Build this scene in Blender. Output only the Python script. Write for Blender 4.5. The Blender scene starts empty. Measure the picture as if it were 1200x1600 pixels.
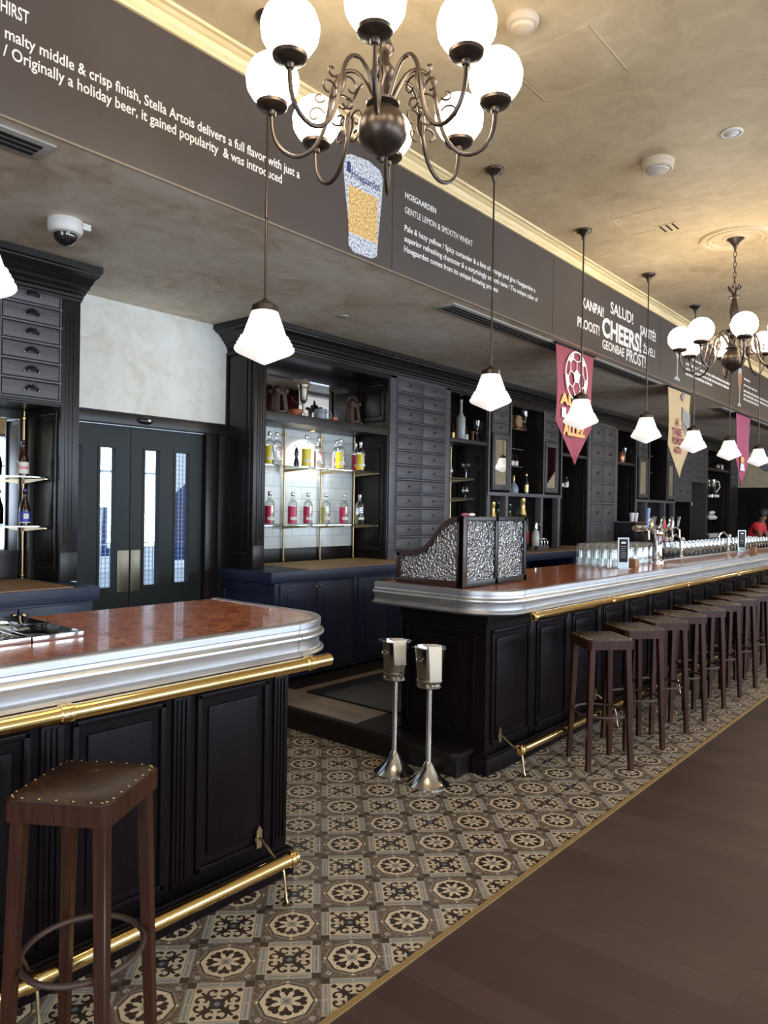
import bpy, bmesh, math, random
from math import sin, cos, pi, radians, sqrt
from mathutils import Vector, Matrix
random.seed(7)
S = bpy.context.scene
COL = S.collection

# ---------------------------------------------------------------- camera
FPX = 1153.2
yaw, pitch, roll = radians(40.241), radians(-.302), radians(-.9306)
cy_, sy_ = cos(yaw), sin(yaw)
f_ = Vector((cy_, sy_, 0)); r_ = Vector((sy_, -cy_, 0)); d_ = Vector((0, 0, -1))
cp, sp = cos(pitch), sin(pitch)
f2 = cp*f_ - sp*d_; d2 = cp*d_ + sp*f_
cr, sr = cos(roll), sin(roll)
r3 = cr*r_ + sr*d2; d3 = -sr*r_ + cr*d2
cam = bpy.data.cameras.new('camera'); cam.sensor_fit = 'HORIZONTAL'; cam.sensor_width = 36
cam.lens = FPX/1200*36; cam.clip_start = .05; cam.clip_end = 200
co = bpy.data.objects.new('camera', cam); COL.objects.link(co)
m = Matrix.Identity(4)
for i in range(3):
    m[i][0] = r3[i]; m[i][1] = -d3[i]; m[i][2] = -f2[i]
m[2][3] = 1.58
co.matrix_world = m
S.camera = co

# ---------------------------------------------------------------- world, light, exposure
S.view_settings.view_transform = 'Standard'; S.view_settings.look = 'None'
S.view_settings.gamma = 1; S.view_settings.use_curve_mapping = False
S.view_settings.exposure = 0.3
S.cycles.use_denoising = True
S.cycles.max_bounces = 10; S.cycles.diffuse_bounces = 4; S.cycles.glossy_bounces = 5
S.cycles.transparent_max_bounces = 24; S.cycles.transmission_bounces = 6
S.cycles.sample_clamp_indirect = 6; S.cycles.caustics_reflective = False; S.cycles.caustics_refractive = False
W = bpy.data.worlds.new('world'); S.world = W; W.use_nodes = True
bg = W.node_tree.nodes['Background']; bg.inputs[0].default_value = (.62, .78, 1, 1); bg.inputs[1].default_value = 1.15

def area(name, loc, rot, sx, sy, power, col):
    l = bpy.data.lights.new(name, 'AREA'); l.shape = 'RECTANGLE'; l.size = sx; l.size_y = sy
    l.energy = power; l.color = col
    o = bpy.data.objects.new(name, l); COL.objects.link(o); o.location = loc; o.rotation_euler = rot
    return o
DAY = (.72, .84, 1)
WIN = [(-1.6, 0.8), (1.6, 4.0), (4.8, 7.2), (8.0, 10.4), (11.2, 13.6), (14.4, 16.8)]     # windows in the street wall
for i, (a, b) in enumerate(WIN):
    area('daylight_window', ((a+b)/2, -5.75, 1.75), (radians(90), 0, 0), b-a, 2.3, 190, DAY)
area('daylight_left_window', (-3.25, 0.2, 1.8), (0, radians(-90), 0), 2.4, 3.4, 130, DAY)

# ---------------------------------------------------------------- node helpers
class V:
    """a scalar in a shader graph with operators"""
    nt = None
    def __init__(s, k): s.k = k
    @staticmethod
    def op(o, *a):
        n = V.nt.nodes.new('ShaderNodeMath'); n.operation = o
        for i, x in enumerate(a):
            x = x.k if isinstance(x, V) else x
            if isinstance(x, (int, float)): n.inputs[i].default_value = x
            else: V.nt.links.new(x, n.inputs[i])
        return V(n.outputs[0])
    def __add__(s, o): return V.op('ADD', s, o)
    __radd__ = __add__
    def __sub__(s, o): return V.op('SUBTRACT', s, o)
    def __rsub__(s, o): return V.op('SUBTRACT', o, s)
    def __mul__(s, o): return V.op('MULTIPLY', s, o)
    __rmul__ = __mul__
    def __truediv__(s, o): return V.op('DIVIDE', s, o)
    def __lt__(s, o): return V.op('LESS_THAN', s, o)
    def __gt__(s, o): return V.op('GREATER_THAN', s, o)
def vabs(a): return V.op('ABSOLUTE', a)
def vmax(a, b): return V.op('MAXIMUM', a, b)
def vmin(a, b): return V.op('MINIMUM', a, b)
def vhyp(a, b): return V.op('SQRT', a*a + b*b)

def newmat(name):
    mt = bpy.data.materials.new(name); mt.use_nodes = True
    nt = mt.node_tree; V.nt = nt; return mt, nt, nt.nodes['Principled BSDF']
def setp(b, **k):
    for a, v in k.items():
        a = {'base': 'Base Color', 'rough': 'Roughness', 'metal': 'Metallic', 'spec': 'Specular IOR Level', 'coat': 'Coat Weight',
             'coatr': 'Coat Roughness', 'emit': 'Emission Color', 'es': 'Emission Strength', 'trans': 'Transmission Weight', 'alpha': 'Alpha', 'sheen': 'Sheen Weight'}.get(a, a)
        b.inputs[a].default_value = (*v, 1) if isinstance(v, tuple) and len(v) == 3 else v
def plain(name, col, rough=.5, metal=0, **k):
    mt, nt, b = newmat(name); setp(b, base=col, rough=rough, metal=metal, **k); return mt
def objco(nt, scale=(1, 1, 1), rot=(0, 0, 0), world=False):
    mp = nt.nodes.new('ShaderNodeMapping'); mp.inputs['Scale'].default_value = scale; mp.inputs['Rotation'].default_value = rot
    if world:
        g = nt.nodes.new('ShaderNodeNewGeometry'); nt.links.new(g.outputs['Position'], mp.inputs[0])
    else:
        g = nt.nodes.new('ShaderNodeTexCoord'); nt.links.new(g.outputs['Object'], mp.inputs[0])
    return mp.outputs[0]
def noise(nt, vec, scale=5, detail=4, rough=.5, dist=0):
    n = nt.nodes.new('ShaderNodeTexNoise'); n.inputs['Scale'].default_value = scale; n.inputs['Detail'].default_value = detail
    n.inputs['Roughness'].default_value = rough; n.inputs['Distortion'].default_value = dist
    nt.links.new(vec, n.inputs['Vector']); return n.outputs['Fac']
def ramp(nt, fac, stops):
    r = nt.nodes.new('ShaderNodeValToRGB'); e = r.color_ramp.elements
    while len(e) < len(stops): e.new(.5)
    for i, (p, c) in enumerate(stops): e[i].position = p; e[i].color = (*c, 1)
    nt.links.new(fac, r.inputs[0]); return r.outputs[0]
def bump(nt, b, h, strength=.2, dist=.01):
    n = nt.nodes.new('ShaderNodeBump'); n.inputs['Strength'].default_value = strength; n.inputs['Distance'].default_value = dist
    nt.links.new(h, n.inputs['Height']); nt.links.new(n.outputs[0], b.inputs['Normal'])
def mixc(nt, fac, a, b):
    n = nt.nodes.new('ShaderNodeMix'); n.data_type = 'RGBA'
    def put(x, s):
        if isinstance(x, V): x = x.k
        if isinstance(x, tuple): s.default_value = (*x, 1)
        elif isinstance(x, (int, float)): s.default_value = x
        else: nt.links.new(x, s)
    put(fac, n.inputs['Factor']); put(a, n.inputs['A']); put(b, n.inputs['B'])
    return n.outputs['Result']
def link(nt, a, b): nt.links.new(a, b)

def wood(name, c1, c2, rough=.35, axis='X', sc=1, coat=0, bumps=.12, spec=.5):
    mt, nt, b = newmat(name)
    s = {'X': (1.2, 22, 22), 'Y': (22, 1.2, 22), 'Z': (22, 22, 1.2)}[axis]
    v = objco(nt, tuple(q*sc for q in s), world=True)
    n = noise(nt, v, 2.2, 6, .6, .8)
    link(nt, ramp(nt, n, [(.3, c1), (.7, c2)]), b.inputs['Base Color'])
    setp(b, rough=rough, coat=coat, coatr=.08, spec=spec); bump(nt, b, n, bumps, .004); return mt
def plaster(name, stops, rough=.7, sc=1.0, bs=.15):
    mt, nt, b = newmat(name); v = objco(nt, (sc, sc, sc), world=True)
    n1 = noise(nt, v, 1.3, 6, .6, .6); n2 = noise(nt, v, 5, 5, .65, 1.2)
    mm = nt.nodes.new('ShaderNodeMath'); mm.operation = 'MULTIPLY_ADD'; mm.inputs[1].default_value = .45
    link(nt, n2, mm.inputs[0]); m2 = nt.nodes.new('ShaderNodeMath'); m2.operation = 'MULTIPLY'; m2.inputs[1].default_value = .55
    link(nt, n1, m2.inputs[0]); link(nt, m2.outputs[0], mm.inputs[2])
    link(nt, ramp(nt, mm.outputs[0], stops), b.inputs['Base Color']); setp(b, rough=rough)
    bump(nt, b, n2, bs, .01); return mt
def clearglass(name, tint=(.95, .97, .97), refl=.12, rough=.03):
    mt = bpy.data.materials.new(name); mt.use_nodes = True; nt = mt.node_tree; nt.nodes.clear()
    o = nt.nodes.new('ShaderNodeOutputMaterial'); t = nt.nodes.new('ShaderNodeBsdfTransparent'); t.inputs[0].default_value = (*tint, 1)
    g = nt.nodes.new('ShaderNodeBsdfGlossy'); g.inputs['Roughness'].default_value = rough
    lw = nt.nodes.new('ShaderNodeLayerWeight'); lw.inputs[0].default_value = .35
    ad = nt.nodes.new('ShaderNodeMath'); ad.operation = 'MULTIPLY_ADD'; ad.inputs[1].default_value = .75; ad.inputs[2].default_value = refl
    ad.use_clamp = True
    link(nt, lw.outputs['Facing'], ad.inputs[0])
    mx = nt.nodes.new('ShaderNodeMixShader'); link(nt, ad.outputs[0], mx.inputs[0]); link(nt, t.outputs[0], mx.inputs[1]); link(nt, g.outputs[0], mx.inputs[2])
    link(nt, mx.outputs[0], o.inputs[0]); return mt

# ---------------------------------------------------------------- materials
M = {}
M['dark'] = wood('espresso_wood', (.009, .0065, .006), (.018, .013, .012), .3, 'Z', spec=.32)
M['darkx'] = wood('espresso_wood_horizontal', (.012, .010, .009), (.022, .018, .017), .38, 'X', spec=.35)
M['drawer'] = wood('daylit_drawer_wood', (.040, .036, .038), (.092, .082, .084), .45, 'X', bumps=.35, spec=.5)  # greyish daylight reflection on the black paint is put into this colour
M['rail'] = wood('sheen_frame_wood', (.065, .062, .070), (.125, .118, .13), .42, 'X', bumps=.3, spec=.5)  # brighter bluish grey paints the sheen on the frames
M['bar'] = wood('bar_panel_wood', (.0055, .0035, .0042), (.0105, .0065, .0070), .34, 'Z', spec=.07)
M['bluelit'] = wood('daylit_black_wood', (.010, .014, .036), (.018, .026, .07), .42, 'X', bumps=.3, spec=.5)  # blue is daylight reflected on black semi-gloss, put into the colour
M['doorp'] = plain('door_paint', (.018, .022, .020), .42, spec=.2)
M['stool'] = wood('stool_wood', (.020, .006, .003), (.055, .016, .008), .32, 'Z', spec=.25)
M['ceil'] = plaster('ceiling_plaster', [(.34, (.42, .31, .18)), (.47, (.54, .42, .26)), (.58, (.62, .49, .31)), (.72, (.74, .63, .45))], .6)
M['under'] = plaster('soffit_plaster', [(.34, (.50, .39, .25)), (.47, (.70, .60, .46)), (.58, (.80, .73, .61)), (.72, (.90, .86, .78))], .55)
M['wallp'] = plaster('door_wall_plaster', [(.32, (.62, .56, .43)), (.5, (.76, .74, .66)), (.7, (.84, .84, .79))], .5, 1.3, .35)
M['sof'] = plaster('brown_soffit_paint', [(.3, (.048, .036, .031)), (.7, (.064, .050, .044))], .55)
M['crown'] = wood('crown_paint', (.66, .48, .22), (.84, .70, .42), .5, 'X')
M['white'] = plain('white_lettering', (.8, .78, .76), .6)
M['brass'] = plain('polished_brass', (.80, .56, .22), .14, 1)
M['oldbrass'] = plain('aged_brass', (.42, .31, .17), .3, 1)
M['plate'] = plain('tarnished_brass', (.20, .18, .13), .35, .8)
M['brassstrip'] = plain('worn_brass_strip', (.50, .33, .14), .45, .6)
M['steel'] = plain('polished_steel', (.70, .68, .65), .12, 1)
M['chrome'] = plain('chrome', (.80, .80, .82), .06, 1)
M['bronze'] = plain('dark_bronze', (.070, .052, .042), .34, .8)
M['iron'] = plain('rusted_iron', (.085, .05, .038), .6, .5)
M['black'] = plain('black_plastic', (.012, .012, .013), .25)
M['blackmat'] = plain('black_rubber', (.012, .012, .014), .6)
M['slot'] = plain('slot_black', (.004, .004, .004), .8)
M['ventp'] = plain('vent_paint', (.46, .43, .38), .5)
M['offwhite'] = plain('off_white_plastic', (.72, .70, .66), .4)
M['beigepl'] = plain('beige_plastic', (.60, .49, .36), .5)
M['mirror'] = plain('mirror_glass', (.78, .80, .80), .02, 1)
M['ply'] = wood('plank_wood', (.16, .125, .095), (.24, .19, .15), .6, 'Y')
M['cork'] = wood('brown_board', (.30, .175, .085), (.37, .22, .115), .6, 'X', bumps=.05)
M['linen'] = plain('cream_linen', (.80, .70, .56), .9, sheen=.3)
M['outside'] = plain('pale_paving', (.7, .72, .75), .8)
M['glass'] = clearglass('clear_glass', (.93, .95, .94), .14, .04)
M['shelfglass'] = clearglass('green_shelf_glass', (.72, .86, .78), .12, .02)
M['doorglass'] = clearglass('door_pane_glass', (.93, .96, .98), .05, .02)
M['label'] = plain('paper_label', (.78, .74, .66), .6)
M['yellow'] = plain('yellow_print', (.80, .62, .02), .35)
M['pink'] = plain('raspberry_print', (.55, .02, .09), .35)
M['palepink'] = plain('pale_pink_print', (.75, .35, .40), .4)
M['lime'] = plain('pale_lime_print', (.62, .62, .18), .4)
M['gold'] = plain('gold_foil', (.72, .50, .18), .3, .7)
M['amber'] = clearglass('amber_bottle_glass', (.20, .07, .02), .12, .05)
M['greenglass'] = plain('dark_green_bottle', (.01, .03, .012), .1)
M['brownbottle'] = plain('brown_bottle', (.03, .010, .004), .12)
M['red'] = plain('red_print', (.6, .02, .04), .4)
M['blue'] = plain('blue_print', (.02, .05, .35), .4)
M['orange'] = plain('orange_enamel', (.50, .12, .035), .5)
M['greymug'] = plain('grey_enamel', (.22, .26, .30), .35)
M['copper'] = plain('copper', (.55, .25, .13), .3, .8)
M['porcelain'] = plain('white_porcelain', (.75, .73, .70), .2)
M['maroon'] = plain('maroon_banner_cloth', (.30, .045, .075), .75, sheen=.2)
M['magenta'] = plain('magenta_banner_cloth', (.36, .05, .14), .75, sheen=.2)
M['tan'] = plain('tan_banner_cloth', (.62, .44, .22), .75, sheen=.2)
M['bannerorange'] = plain('orange_banner_print', (.80, .46, .16), .7)
M['bannergrey'] = plain('grey_banner_print', (.30, .28, .26), .7)
M['knob'] = plain('brass_knob', (.85, .62, .36), .2, 1)
M['skin'] = plain('skin', (.16, .075, .045), .5)
M['hair'] = plain('black_hair', (.01, .008, .008), .6)
M['shirt'] = plain('red_shirt_cloth', (.55, .02, .035), .8)
M['trouser'] = plain('black_trousers', (.01, .01, .012), .8)
M['bluepole'] = plain('blue_handle', (.25, .38, .75), .25)
M['farwood'] = M['dark']

def mk_zinc():
    mt, nt, b = newmat('brushed_zinc'); v = objco(nt, (1.5, 1.5, 40), world=True)
    n = noise(nt, v, 3, 5, .6); setp(b, metal=1, rough=.32)
    link(nt, ramp(nt, n, [(.3, (.48, .48, .485)), (.7, (.60, .60, .605))]), b.inputs['Base Color'])
    link(nt, ramp(nt, n, [(.3, (.36,)*3), (.7, (.48,)*3)]), b.inputs['Roughness']); return mt
M['zinc'] = mk_zinc()
def mk_top():
    mt, nt, b = newmat('red_burl_bar_top'); v = objco(nt, (1, 1, 1), world=True)
    n = noise(nt, v, 16, 7, .68, 1.6); n2 = noise(nt, v, 3, 3)
    c = ramp(nt, n, [(.33, (.08, .018, .007)), (.45, (.33, .090, .033)), (.56, (.55, .19, .078)), (.68, (.70, .34, .18))])
    link(nt, mixc(nt, V(n2) * .25, c, (.24, .065, .028)), b.inputs['Base Color'])
    setp(b, rough=.3, coat=.45, coatr=.03, spec=.35)
    n3 = noise(nt, v, 60, 2); bump(nt, b, n3, .04, .002); return mt
M['top'] = mk_top()
def mk_floor():
    mt, nt, b = newmat('dark_plank_floor'); v = objco(nt, (1, 1, 1), (0, 0, radians(90)), world=True)
    br = nt.nodes.new('ShaderNodeTexBrick'); link(nt, v, br.inputs[0])
    br.inputs['Scale'].default_value = 1; br.inputs['Brick Width'].default_value = 1.3; br.inputs['Row Height'].default_value = .14
    br.inputs['Mortar Size'].default_value = .002; br.inputs['Color1'].default_value = (.038, .018, .014, 1); br.inputs['Color2'].default_value = (.085, .045, .036, 1)
    br.inputs['Mortar'].default_value = (.02, .011, .009, 1)
    v2 = objco(nt, (14, 1, 1), world=True); n = noise(nt, v2, 1.6, 6, .65, .5); n2 = noise(nt, v, 1.1, 4, .6)
    c = mixc(nt, V(n) * .75, br.outputs[0], (.018, .009, .007)); c = mixc(nt, V(n2) * .45, c, (.15, .095, .08))
    link(nt, c, b.inputs['Base Color']); link(nt, ramp(nt, n2, [(.3, (.36,)*3), (.7, (.55,)*3)]), b.inputs['Roughness'])
    bump(nt, b, n, .08, .003); setp(b, spec=.3); return mt
M['floor'] = mk_floor()
def mk_tile():
    mt, nt, b = newmat('patterned_cement_tile'); V.nt = nt
    g = nt.nodes.new('ShaderNodeNewGeometry'); sx = nt.nodes.new('ShaderNodeSeparateXYZ'); link(nt, g.outputs['Position'], sx.inputs[0])
    X, Y = V(sx.outputs[0]) - 1.917, V(sx.outputs[1]) - 1.736
    c = .309/sqrt(2); k = 1/(sqrt(2)*c)
    u = (X + Y) * k + 200.5; v = (Y - X) * k + 200.5
    iu, iv = V.op('FLOOR', u), V.op('FLOOR', v)
    p, q = u - iu - .5, v - iv - .5
    par = V.op('MODULO', iu + iv, 2)                      # 0 medallion, 1 scroll
    ap, aq = vabs(p), vabs(q); r = vhyp(p, q); mx = vmax(ap, aq); mn = vmin(ap, aq)
    ang = V.op('ARCTAN2', q, p)
    brown, dark, cream, grey, blue = (.125, .090, .062), (.030, .017, .012), (.72, .57, .38), (.42, .37, .29), (.27, .28, .265)
    # medallion
    t8 = V.op('PINGPONG', ang + 8*pi, pi/8)               # 0 on each of eight petal axes
    side = r * V.op('SINE', t8)
    octo = r * V.op('COSINE', V.op('PINGPONG', ang + 8*pi + pi/8, pi/8))
    col = mixc(nt, noise_w(nt, 26), (.10, .07, .048), (.17, .125, .088))
    col = mixc(nt, (noise_w(nt, 75) > .55) * (mx > .28), col, (.24, .19, .14))
    star = vmin(mx + mn*.42, 9)                           # pointed outline
    col = mixc(nt, (star > .435) * (star < .47), col, (.26, .21, .155))
    col = mixc(nt, (vhyp(ap - .38, aq - .38) < .05), col, grey)
    col = mixc(nt, (vhyp(ap - .43, aq - .0) < .028), col, cream)
    col = mixc(nt, (vhyp(ap - .0, aq - .43) < .028), col, cream)
    col = mixc(nt, octo < .385, col, (.05, .034, .024))
    col = mixc(nt, octo < .365, col, cream)
    petal = (side < (r - .10) * .42) * (r > .115) * (r < .235)
    petal2 = (vhyp(r * V.op('COSINE', t8) - .255, side - .045) < .05)
    col = mixc(nt, vmax(petal, petal2), col, dark)
    col = mixc(nt, r < .09, col, grey); col = mixc(nt, r < .045, col, (.27, .25, .21))
    # scroll
    sc = mixc(nt, noise_w(nt, 18), cream, (.52, .42, .29))
    d1 = vabs(ap - aq)
    body = (r < .115); sc = mixc(nt, body, sc, (.055, .055, .06))
    leaf = (d1 < .05 - (r - .17) * .12) * (r < .36) * (r > .05)
    sc = mixc(nt, leaf, sc, dark)
    rg = vhyp(mx - .235, mn - .085); arc = (vabs(rg - .075) < .020) * ((mn > .03) + 0)
    sc = mixc(nt, arc, sc, dark)
    sc = mixc(nt, vhyp(mx - .285, mn - .055) < .034, sc, dark)
    sc = mixc(nt, vhyp(ap - .30, aq - .30) < .045, sc, dark)
    sc = mixc(nt, vhyp(p, q) < .045, sc, (.17, .21, .22))
    sc = mixc(nt, mx > .365, sc, (.30, .245, .18))
    sc = mixc(nt, (mx > .385) * (mx < .470) * (mn < .348), sc, (.58, .49, .36))
    bar_ = (mx > .400) * (mx < .455) * (mn < .330)
    sc = mixc(nt, bar_, sc, blue)
    sc = mixc(nt, (mn < .012) * (mx > .385) * (mx < .47), sc, (.58, .49, .36))
    sc = mixc(nt, (mn > .365), sc, (.06, .038, .028))
    fin = mixc(nt, par, col, sc)
    # grout of the square tiles, which lie along the bar
    tt = .1545
    gx = V.op('PINGPONG', X + 20*tt*2, tt/2 * 1.0); gy = V.op('PINGPONG', Y + 20*tt*2, tt/2 * 1.0)
    gx = V.op('PINGPONG', X + 40*tt, tt); gy = V.op('PINGPONG', Y + 40*tt, tt)
    grout = vmax(gx < .0011, gy < .0011)
    fin = mixc(nt, grout * .75, fin, (.03, .022, .017))
    vv = objco(nt, (1, 1, 1), world=True)
    wear = noise(nt, vv, 2.2, 5, .65); fin = mixc(nt, V(wear) * .25, fin, (.12, .10, .08))
    link(nt, fin, b.inputs['Base Color'])
    link(nt, ramp(nt, wear, [(.3, (.22,)*3), (.7, (.42,)*3)]), b.inputs['Roughness']); setp(b, spec=.45)
    return mt
def noise_w(nt, s):
    return V(noise(nt, objco(nt, (1, 1, 1), world=True), s, 3))
M['tile'] = mk_tile()
def mk_subway():
    mt, nt, b = newmat('white_glazed_wall_tile')
    v = objco(nt, (1, 1, 1), (radians(90), 0, 0), world=True)
    br = nt.nodes.new('ShaderNodeTexBrick'); link(nt, v, br.inputs[0]); br.inputs['Scale'].default_value = 1
    br.inputs['Brick Width'].default_value = .235; br.inputs['Row Height'].default_value = .118; br.inputs['Mortar Size'].default_value = .0035
    br.inputs['Mortar Smooth'].default_value = .3
    br.inputs['Color1'].default_value = (.66, .68, .66, 1); br.inputs['Color2'].default_value = (.72, .73, .70, 1); br.inputs['Mortar'].default_value = (.50, .50, .47, 1)
    link(nt, br.outputs[0], b.inputs['Base Color']); setp(b, rough=.18)
    inv = V.op; V.nt = nt; h = 1 - V(br.outputs['Fac']); bump(nt, b, h.k, .5, .003); return mt
M['subway'] = mk_subway()
def mk_leather():
    mt, nt, b = newmat('embossed_brown_leather'); v = objco(nt, (1, 1, 1))
    n = noise(nt, v, 9, 6, .6, 1.5); n2 = noise(nt, v, 60, 3)
    link(nt, ramp(nt, n, [(.3, (.020, .009, .005)), (.55, (.045, .020, .010)), (.75, (.085, .042, .020))]), b.inputs['Base Color'])
    setp(b, rough=.38, spec=.5); V.nt = nt; bump(nt, b, (V(n) * .7 + V(n2) * .3).k, .35, .004); return mt
M['leather'] = mk_leather()
def mk_hammered():
    mt = bpy.data.materials.new('hammered_glass'); mt.use_nodes = True; nt = mt.node_tree; V.nt = nt; nt.nodes.clear()
    o = nt.nodes.new('ShaderNodeOutputMaterial'); v = objco(nt, (1, 1, 1), world=True)
    vo = nt.nodes.new('ShaderNodeTexVoronoi'); vo.feature = 'SMOOTH_F1'; vo.inputs['Scale'].default_value = 62; vo.inputs['Smoothness'].default_value = .6
    link(nt, v, vo.inputs['Vector'])
    bn = nt.nodes.new('ShaderNodeBump'); bn.inputs['Strength'].default_value = 1; bn.inputs['Distance'].default_value = .02; link(nt, vo.outputs['Distance'], bn.inputs['Height'])
    g = nt.nodes.new('ShaderNodeBsdfGlossy'); g.inputs['Roughness'].default_value = .22; g.inputs['Color'].default_value = (.80, .84, .88, 1); link(nt, bn.outputs[0], g.inputs['Normal'])
    tr = nt.nodes.new('ShaderNodeBsdfRefraction'); tr.inputs['IOR'].default_value = 1.15; tr.inputs['Roughness'].default_value = .15; link(nt, bn.outputs[0], tr.inputs['Normal'])
    df = nt.nodes.new('ShaderNodeBsdfTranslucent'); df.inputs[0].default_value = (.8, .84, .88, 1)
    m1 = nt.nodes.new('ShaderNodeMixShader'); m1.inputs[0].default_value = .25; link(nt, tr.outputs[0], m1.inputs[1]); link(nt, df.outputs[0], m1.inputs[2])
    m2 = nt.nodes.new('ShaderNodeMixShader'); m2.inputs[0].default_value = .45; link(nt, m1.outputs[0], m2.inputs[1]); link(nt, g.outputs[0], m2.inputs[2])
    link(nt, m2.outputs[0], o.inputs[0]); return mt
M['hammered'] = mk_hammered()
def lamp(name, col, s, base=(.9, .9, .88)):
    mt, nt, b = newmat(name); setp(b, base=base, rough=.3, emit=col, es=s); return mt
M['globe'] = lamp('lit_opal_globe', (1, .86, .64), 13.5)
M['shade'] = lamp('lit_opal_shade', (1, .94, .86), .62, (.88, .86, .83))
M['spotlit'] = lamp('lit_spot_lens', (1, .86, .66), 6.0)
M['downl'] = lamp('dim_lens', (1, .9, .8), .12)
def mk_mat():
    mt, nt, b = newmat('rubber_mat_holes'); v = objco(nt, (1, 1, 1), world=True)
    vo = nt.nodes.new('ShaderNodeTexVoronoi'); vo.inputs['Scale'].default_value = 34; vo.inputs['Randomness'].default_value = 0
    link(nt, v, vo.inputs['Vector']); link(nt, ramp(nt, vo.outputs['Distance'], [(.33, (.002, .002, .003)), (.42, (.022, .022, .028))]), b.inputs['Base Color'])
    setp(b, rough=.5); bump(nt, b, vo.outputs['Distance'], .8, .01); return mt
M['mat'] = mk_mat()

# ---------------------------------------------------------------- geometry helpers
class MB:
    def __init__(s): s.bm = bmesh.new(); s.mi = 0
    def _new(s, verts):
        for f in {f for v in verts for f in v.link_faces}: f.material_index = s.mi
    def box(s, x0, y0, z0, x1, y1, z1, bev=0):
        x0, x1 = min(x0, x1), max(x0, x1); y0, y1 = min(y0, y1), max(y0, y1); z0, z1 = min(z0, z1), max(z0, z1)
        r = bmesh.ops.create_cube(s.bm, size=1, matrix=Matrix.Translation(((x0+x1)/2, (y0+y1)/2, (z0+z1)/2)) @ Matrix.Diagonal((x1-x0, y1-y0, z1-z0, 1)))
        vs = r['verts']; s._new(vs)
        if bev:
            es = list({e for v in vs for e in v.link_edges})
            n = bmesh.ops.bevel(s.bm, geom=es, offset=bev, segments=2, affect='EDGES', profile=.6)
            for f in n['faces']: f.material_index = s.mi
        return s
    def lathe(s, prof, c=(0, 0), z=0, seg=24, ax='Z', caps=True):
        rings = []
        for (r, h) in prof:
            ring = []
            for k in range(seg):
                a = 2*pi*k/seg; r_ = max(r, 1e-4)
                if ax == 'Z': p = (c[0]+r_*cos(a), c[1]+r_*sin(a), z+h)
                elif ax == 'Y': p = (c[0]+r_*cos(a), z+h, c[1]+r_*sin(a))
                else: p = (z+h, c[0]+r_*cos(a), c[1]+r_*sin(a))
                ring.append(s.bm.verts.new(p))
            rings.append(ring)
        for a, b in zip(rings, rings[1:]):
            for k in range(seg):
                f = s.bm.faces.new((a[k], a[(k+1) % seg], b[(k+1) % seg], b[k])); f.material_index = s.mi
        if caps:
            for rg, fl in ((rings[0], True), (rings[-1], False)):
                f = s.bm.faces.new(rg[::-1] if fl else rg); f.material_index = s.mi
        return s
    def tube(s, pts, r, seg=8, closed=False):
        pts = [Vector(p) for p in pts]; n = len(pts); rings = []; up = Vector((0, 0, 1)); prev = None
        rs = r if isinstance(r, (list, tuple)) else [r]*n
        for i, p in enumerate(pts):
            if closed: t = pts[(i+1) % n] - pts[i-1]
            else: t = pts[min(i+1, n-1)] - pts[max(i-1, 0)]
            t = t.normalized()
            if prev is None:
                a = up if abs(t.z) < .9 else Vector((1, 0, 0)); x = t.cross(a).normalized()
            else:
                x = (prev - t*prev.dot(t)); x = x.normalized() if x.length > 1e-6 else t.cross(up).normalized()
            prev = x; y = t.cross(x)
            rings.append([s.bm.verts.new(p + rs[i]*(cos(2*pi*k/seg)*x + sin(2*pi*k/seg)*y)) for k in range(seg)])
        m_ = n if closed else n-1
        for i in range(m_):
            a, b = rings[i], rings[(i+1) % n]
            for k in range(seg):
                f = s.bm.faces.new((a[k], a[(k+1) % seg], b[(k+1) % seg], b[k])); f.material_index = s.mi
        if not closed:
            for rg in (rings[0][::-1], rings[-1]): f = s.bm.faces.new(rg); f.material_index = s.mi
        return s
    def prism(s, poly, ax, a, b):
        """poly: 2D outline; ax the extrusion axis. Z:(x,y) Y:(x,z) X:(y,z)"""
        def P(p, h):
            return {'Z': (p[0], p[1], h), 'Y': (p[0], h, p[1]), 'X': (h, p[0], p[1])}[ax]
        A = [s.bm.verts.new(P(p, a)) for p in poly]; B = [s.bm.verts.new(P(p, b)) for p in poly]; n = len(poly)
        fs = [s.bm.faces.new(A), s.bm.faces.new(B[::-1])]
        for i in range(n): fs.append(s.bm.faces.new((A[i], B[i], B[(i+1) % n], A[(i+1) % n])))
        for f in fs: f.material_index = s.mi
        return s
    def sweep(s, path, prof, closed_ends=True):
        """path: list of (x,y,nx,ny) with outward normals; prof: (out,z)"""
        rings = [[s.bm.verts.new((x+nx*o, y+ny*o, z)) for (o, z) in prof] for (x, y, nx, ny) in path]
        n = len(prof)
        for a, b in zip(rings, rings[1:]):
            for k in range(n):
                f = s.bm.faces.new((a[k], b[k], b[(k+1) % n], a[(k+1) % n])); f.material_index = s.mi
        if closed_ends:
            s.bm.faces.new(rings[0]); s.bm.faces.new(rings[-1][::-1])
        return s
    def sphere(s, c, r, seg=20, sc=(1, 1, 1)):
        q = bmesh.ops.create_uvsphere(s.bm, u_segments=seg, v_segments=seg//2+2, radius=r, matrix=Matrix.Translation(c) @ Matrix.Diagonal((*sc, 1)))
        s._new(q['verts']); return s
    def mesh(s, name, mats, ang=35):
        bmesh.ops.recalc_face_normals(s.bm, faces=s.bm.faces[:])
        me = bpy.data.meshes.new(name); s.bm.to_mesh(me); s.bm.free()
        for mt in (mats if isinstance(mats, (list, tuple)) else [mats]): me.materials.append(M[mt] if isinstance(mt, str) else mt)
        me.shade_smooth(); me.set_sharp_from_angle(angle=radians(ang)); return me
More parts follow.
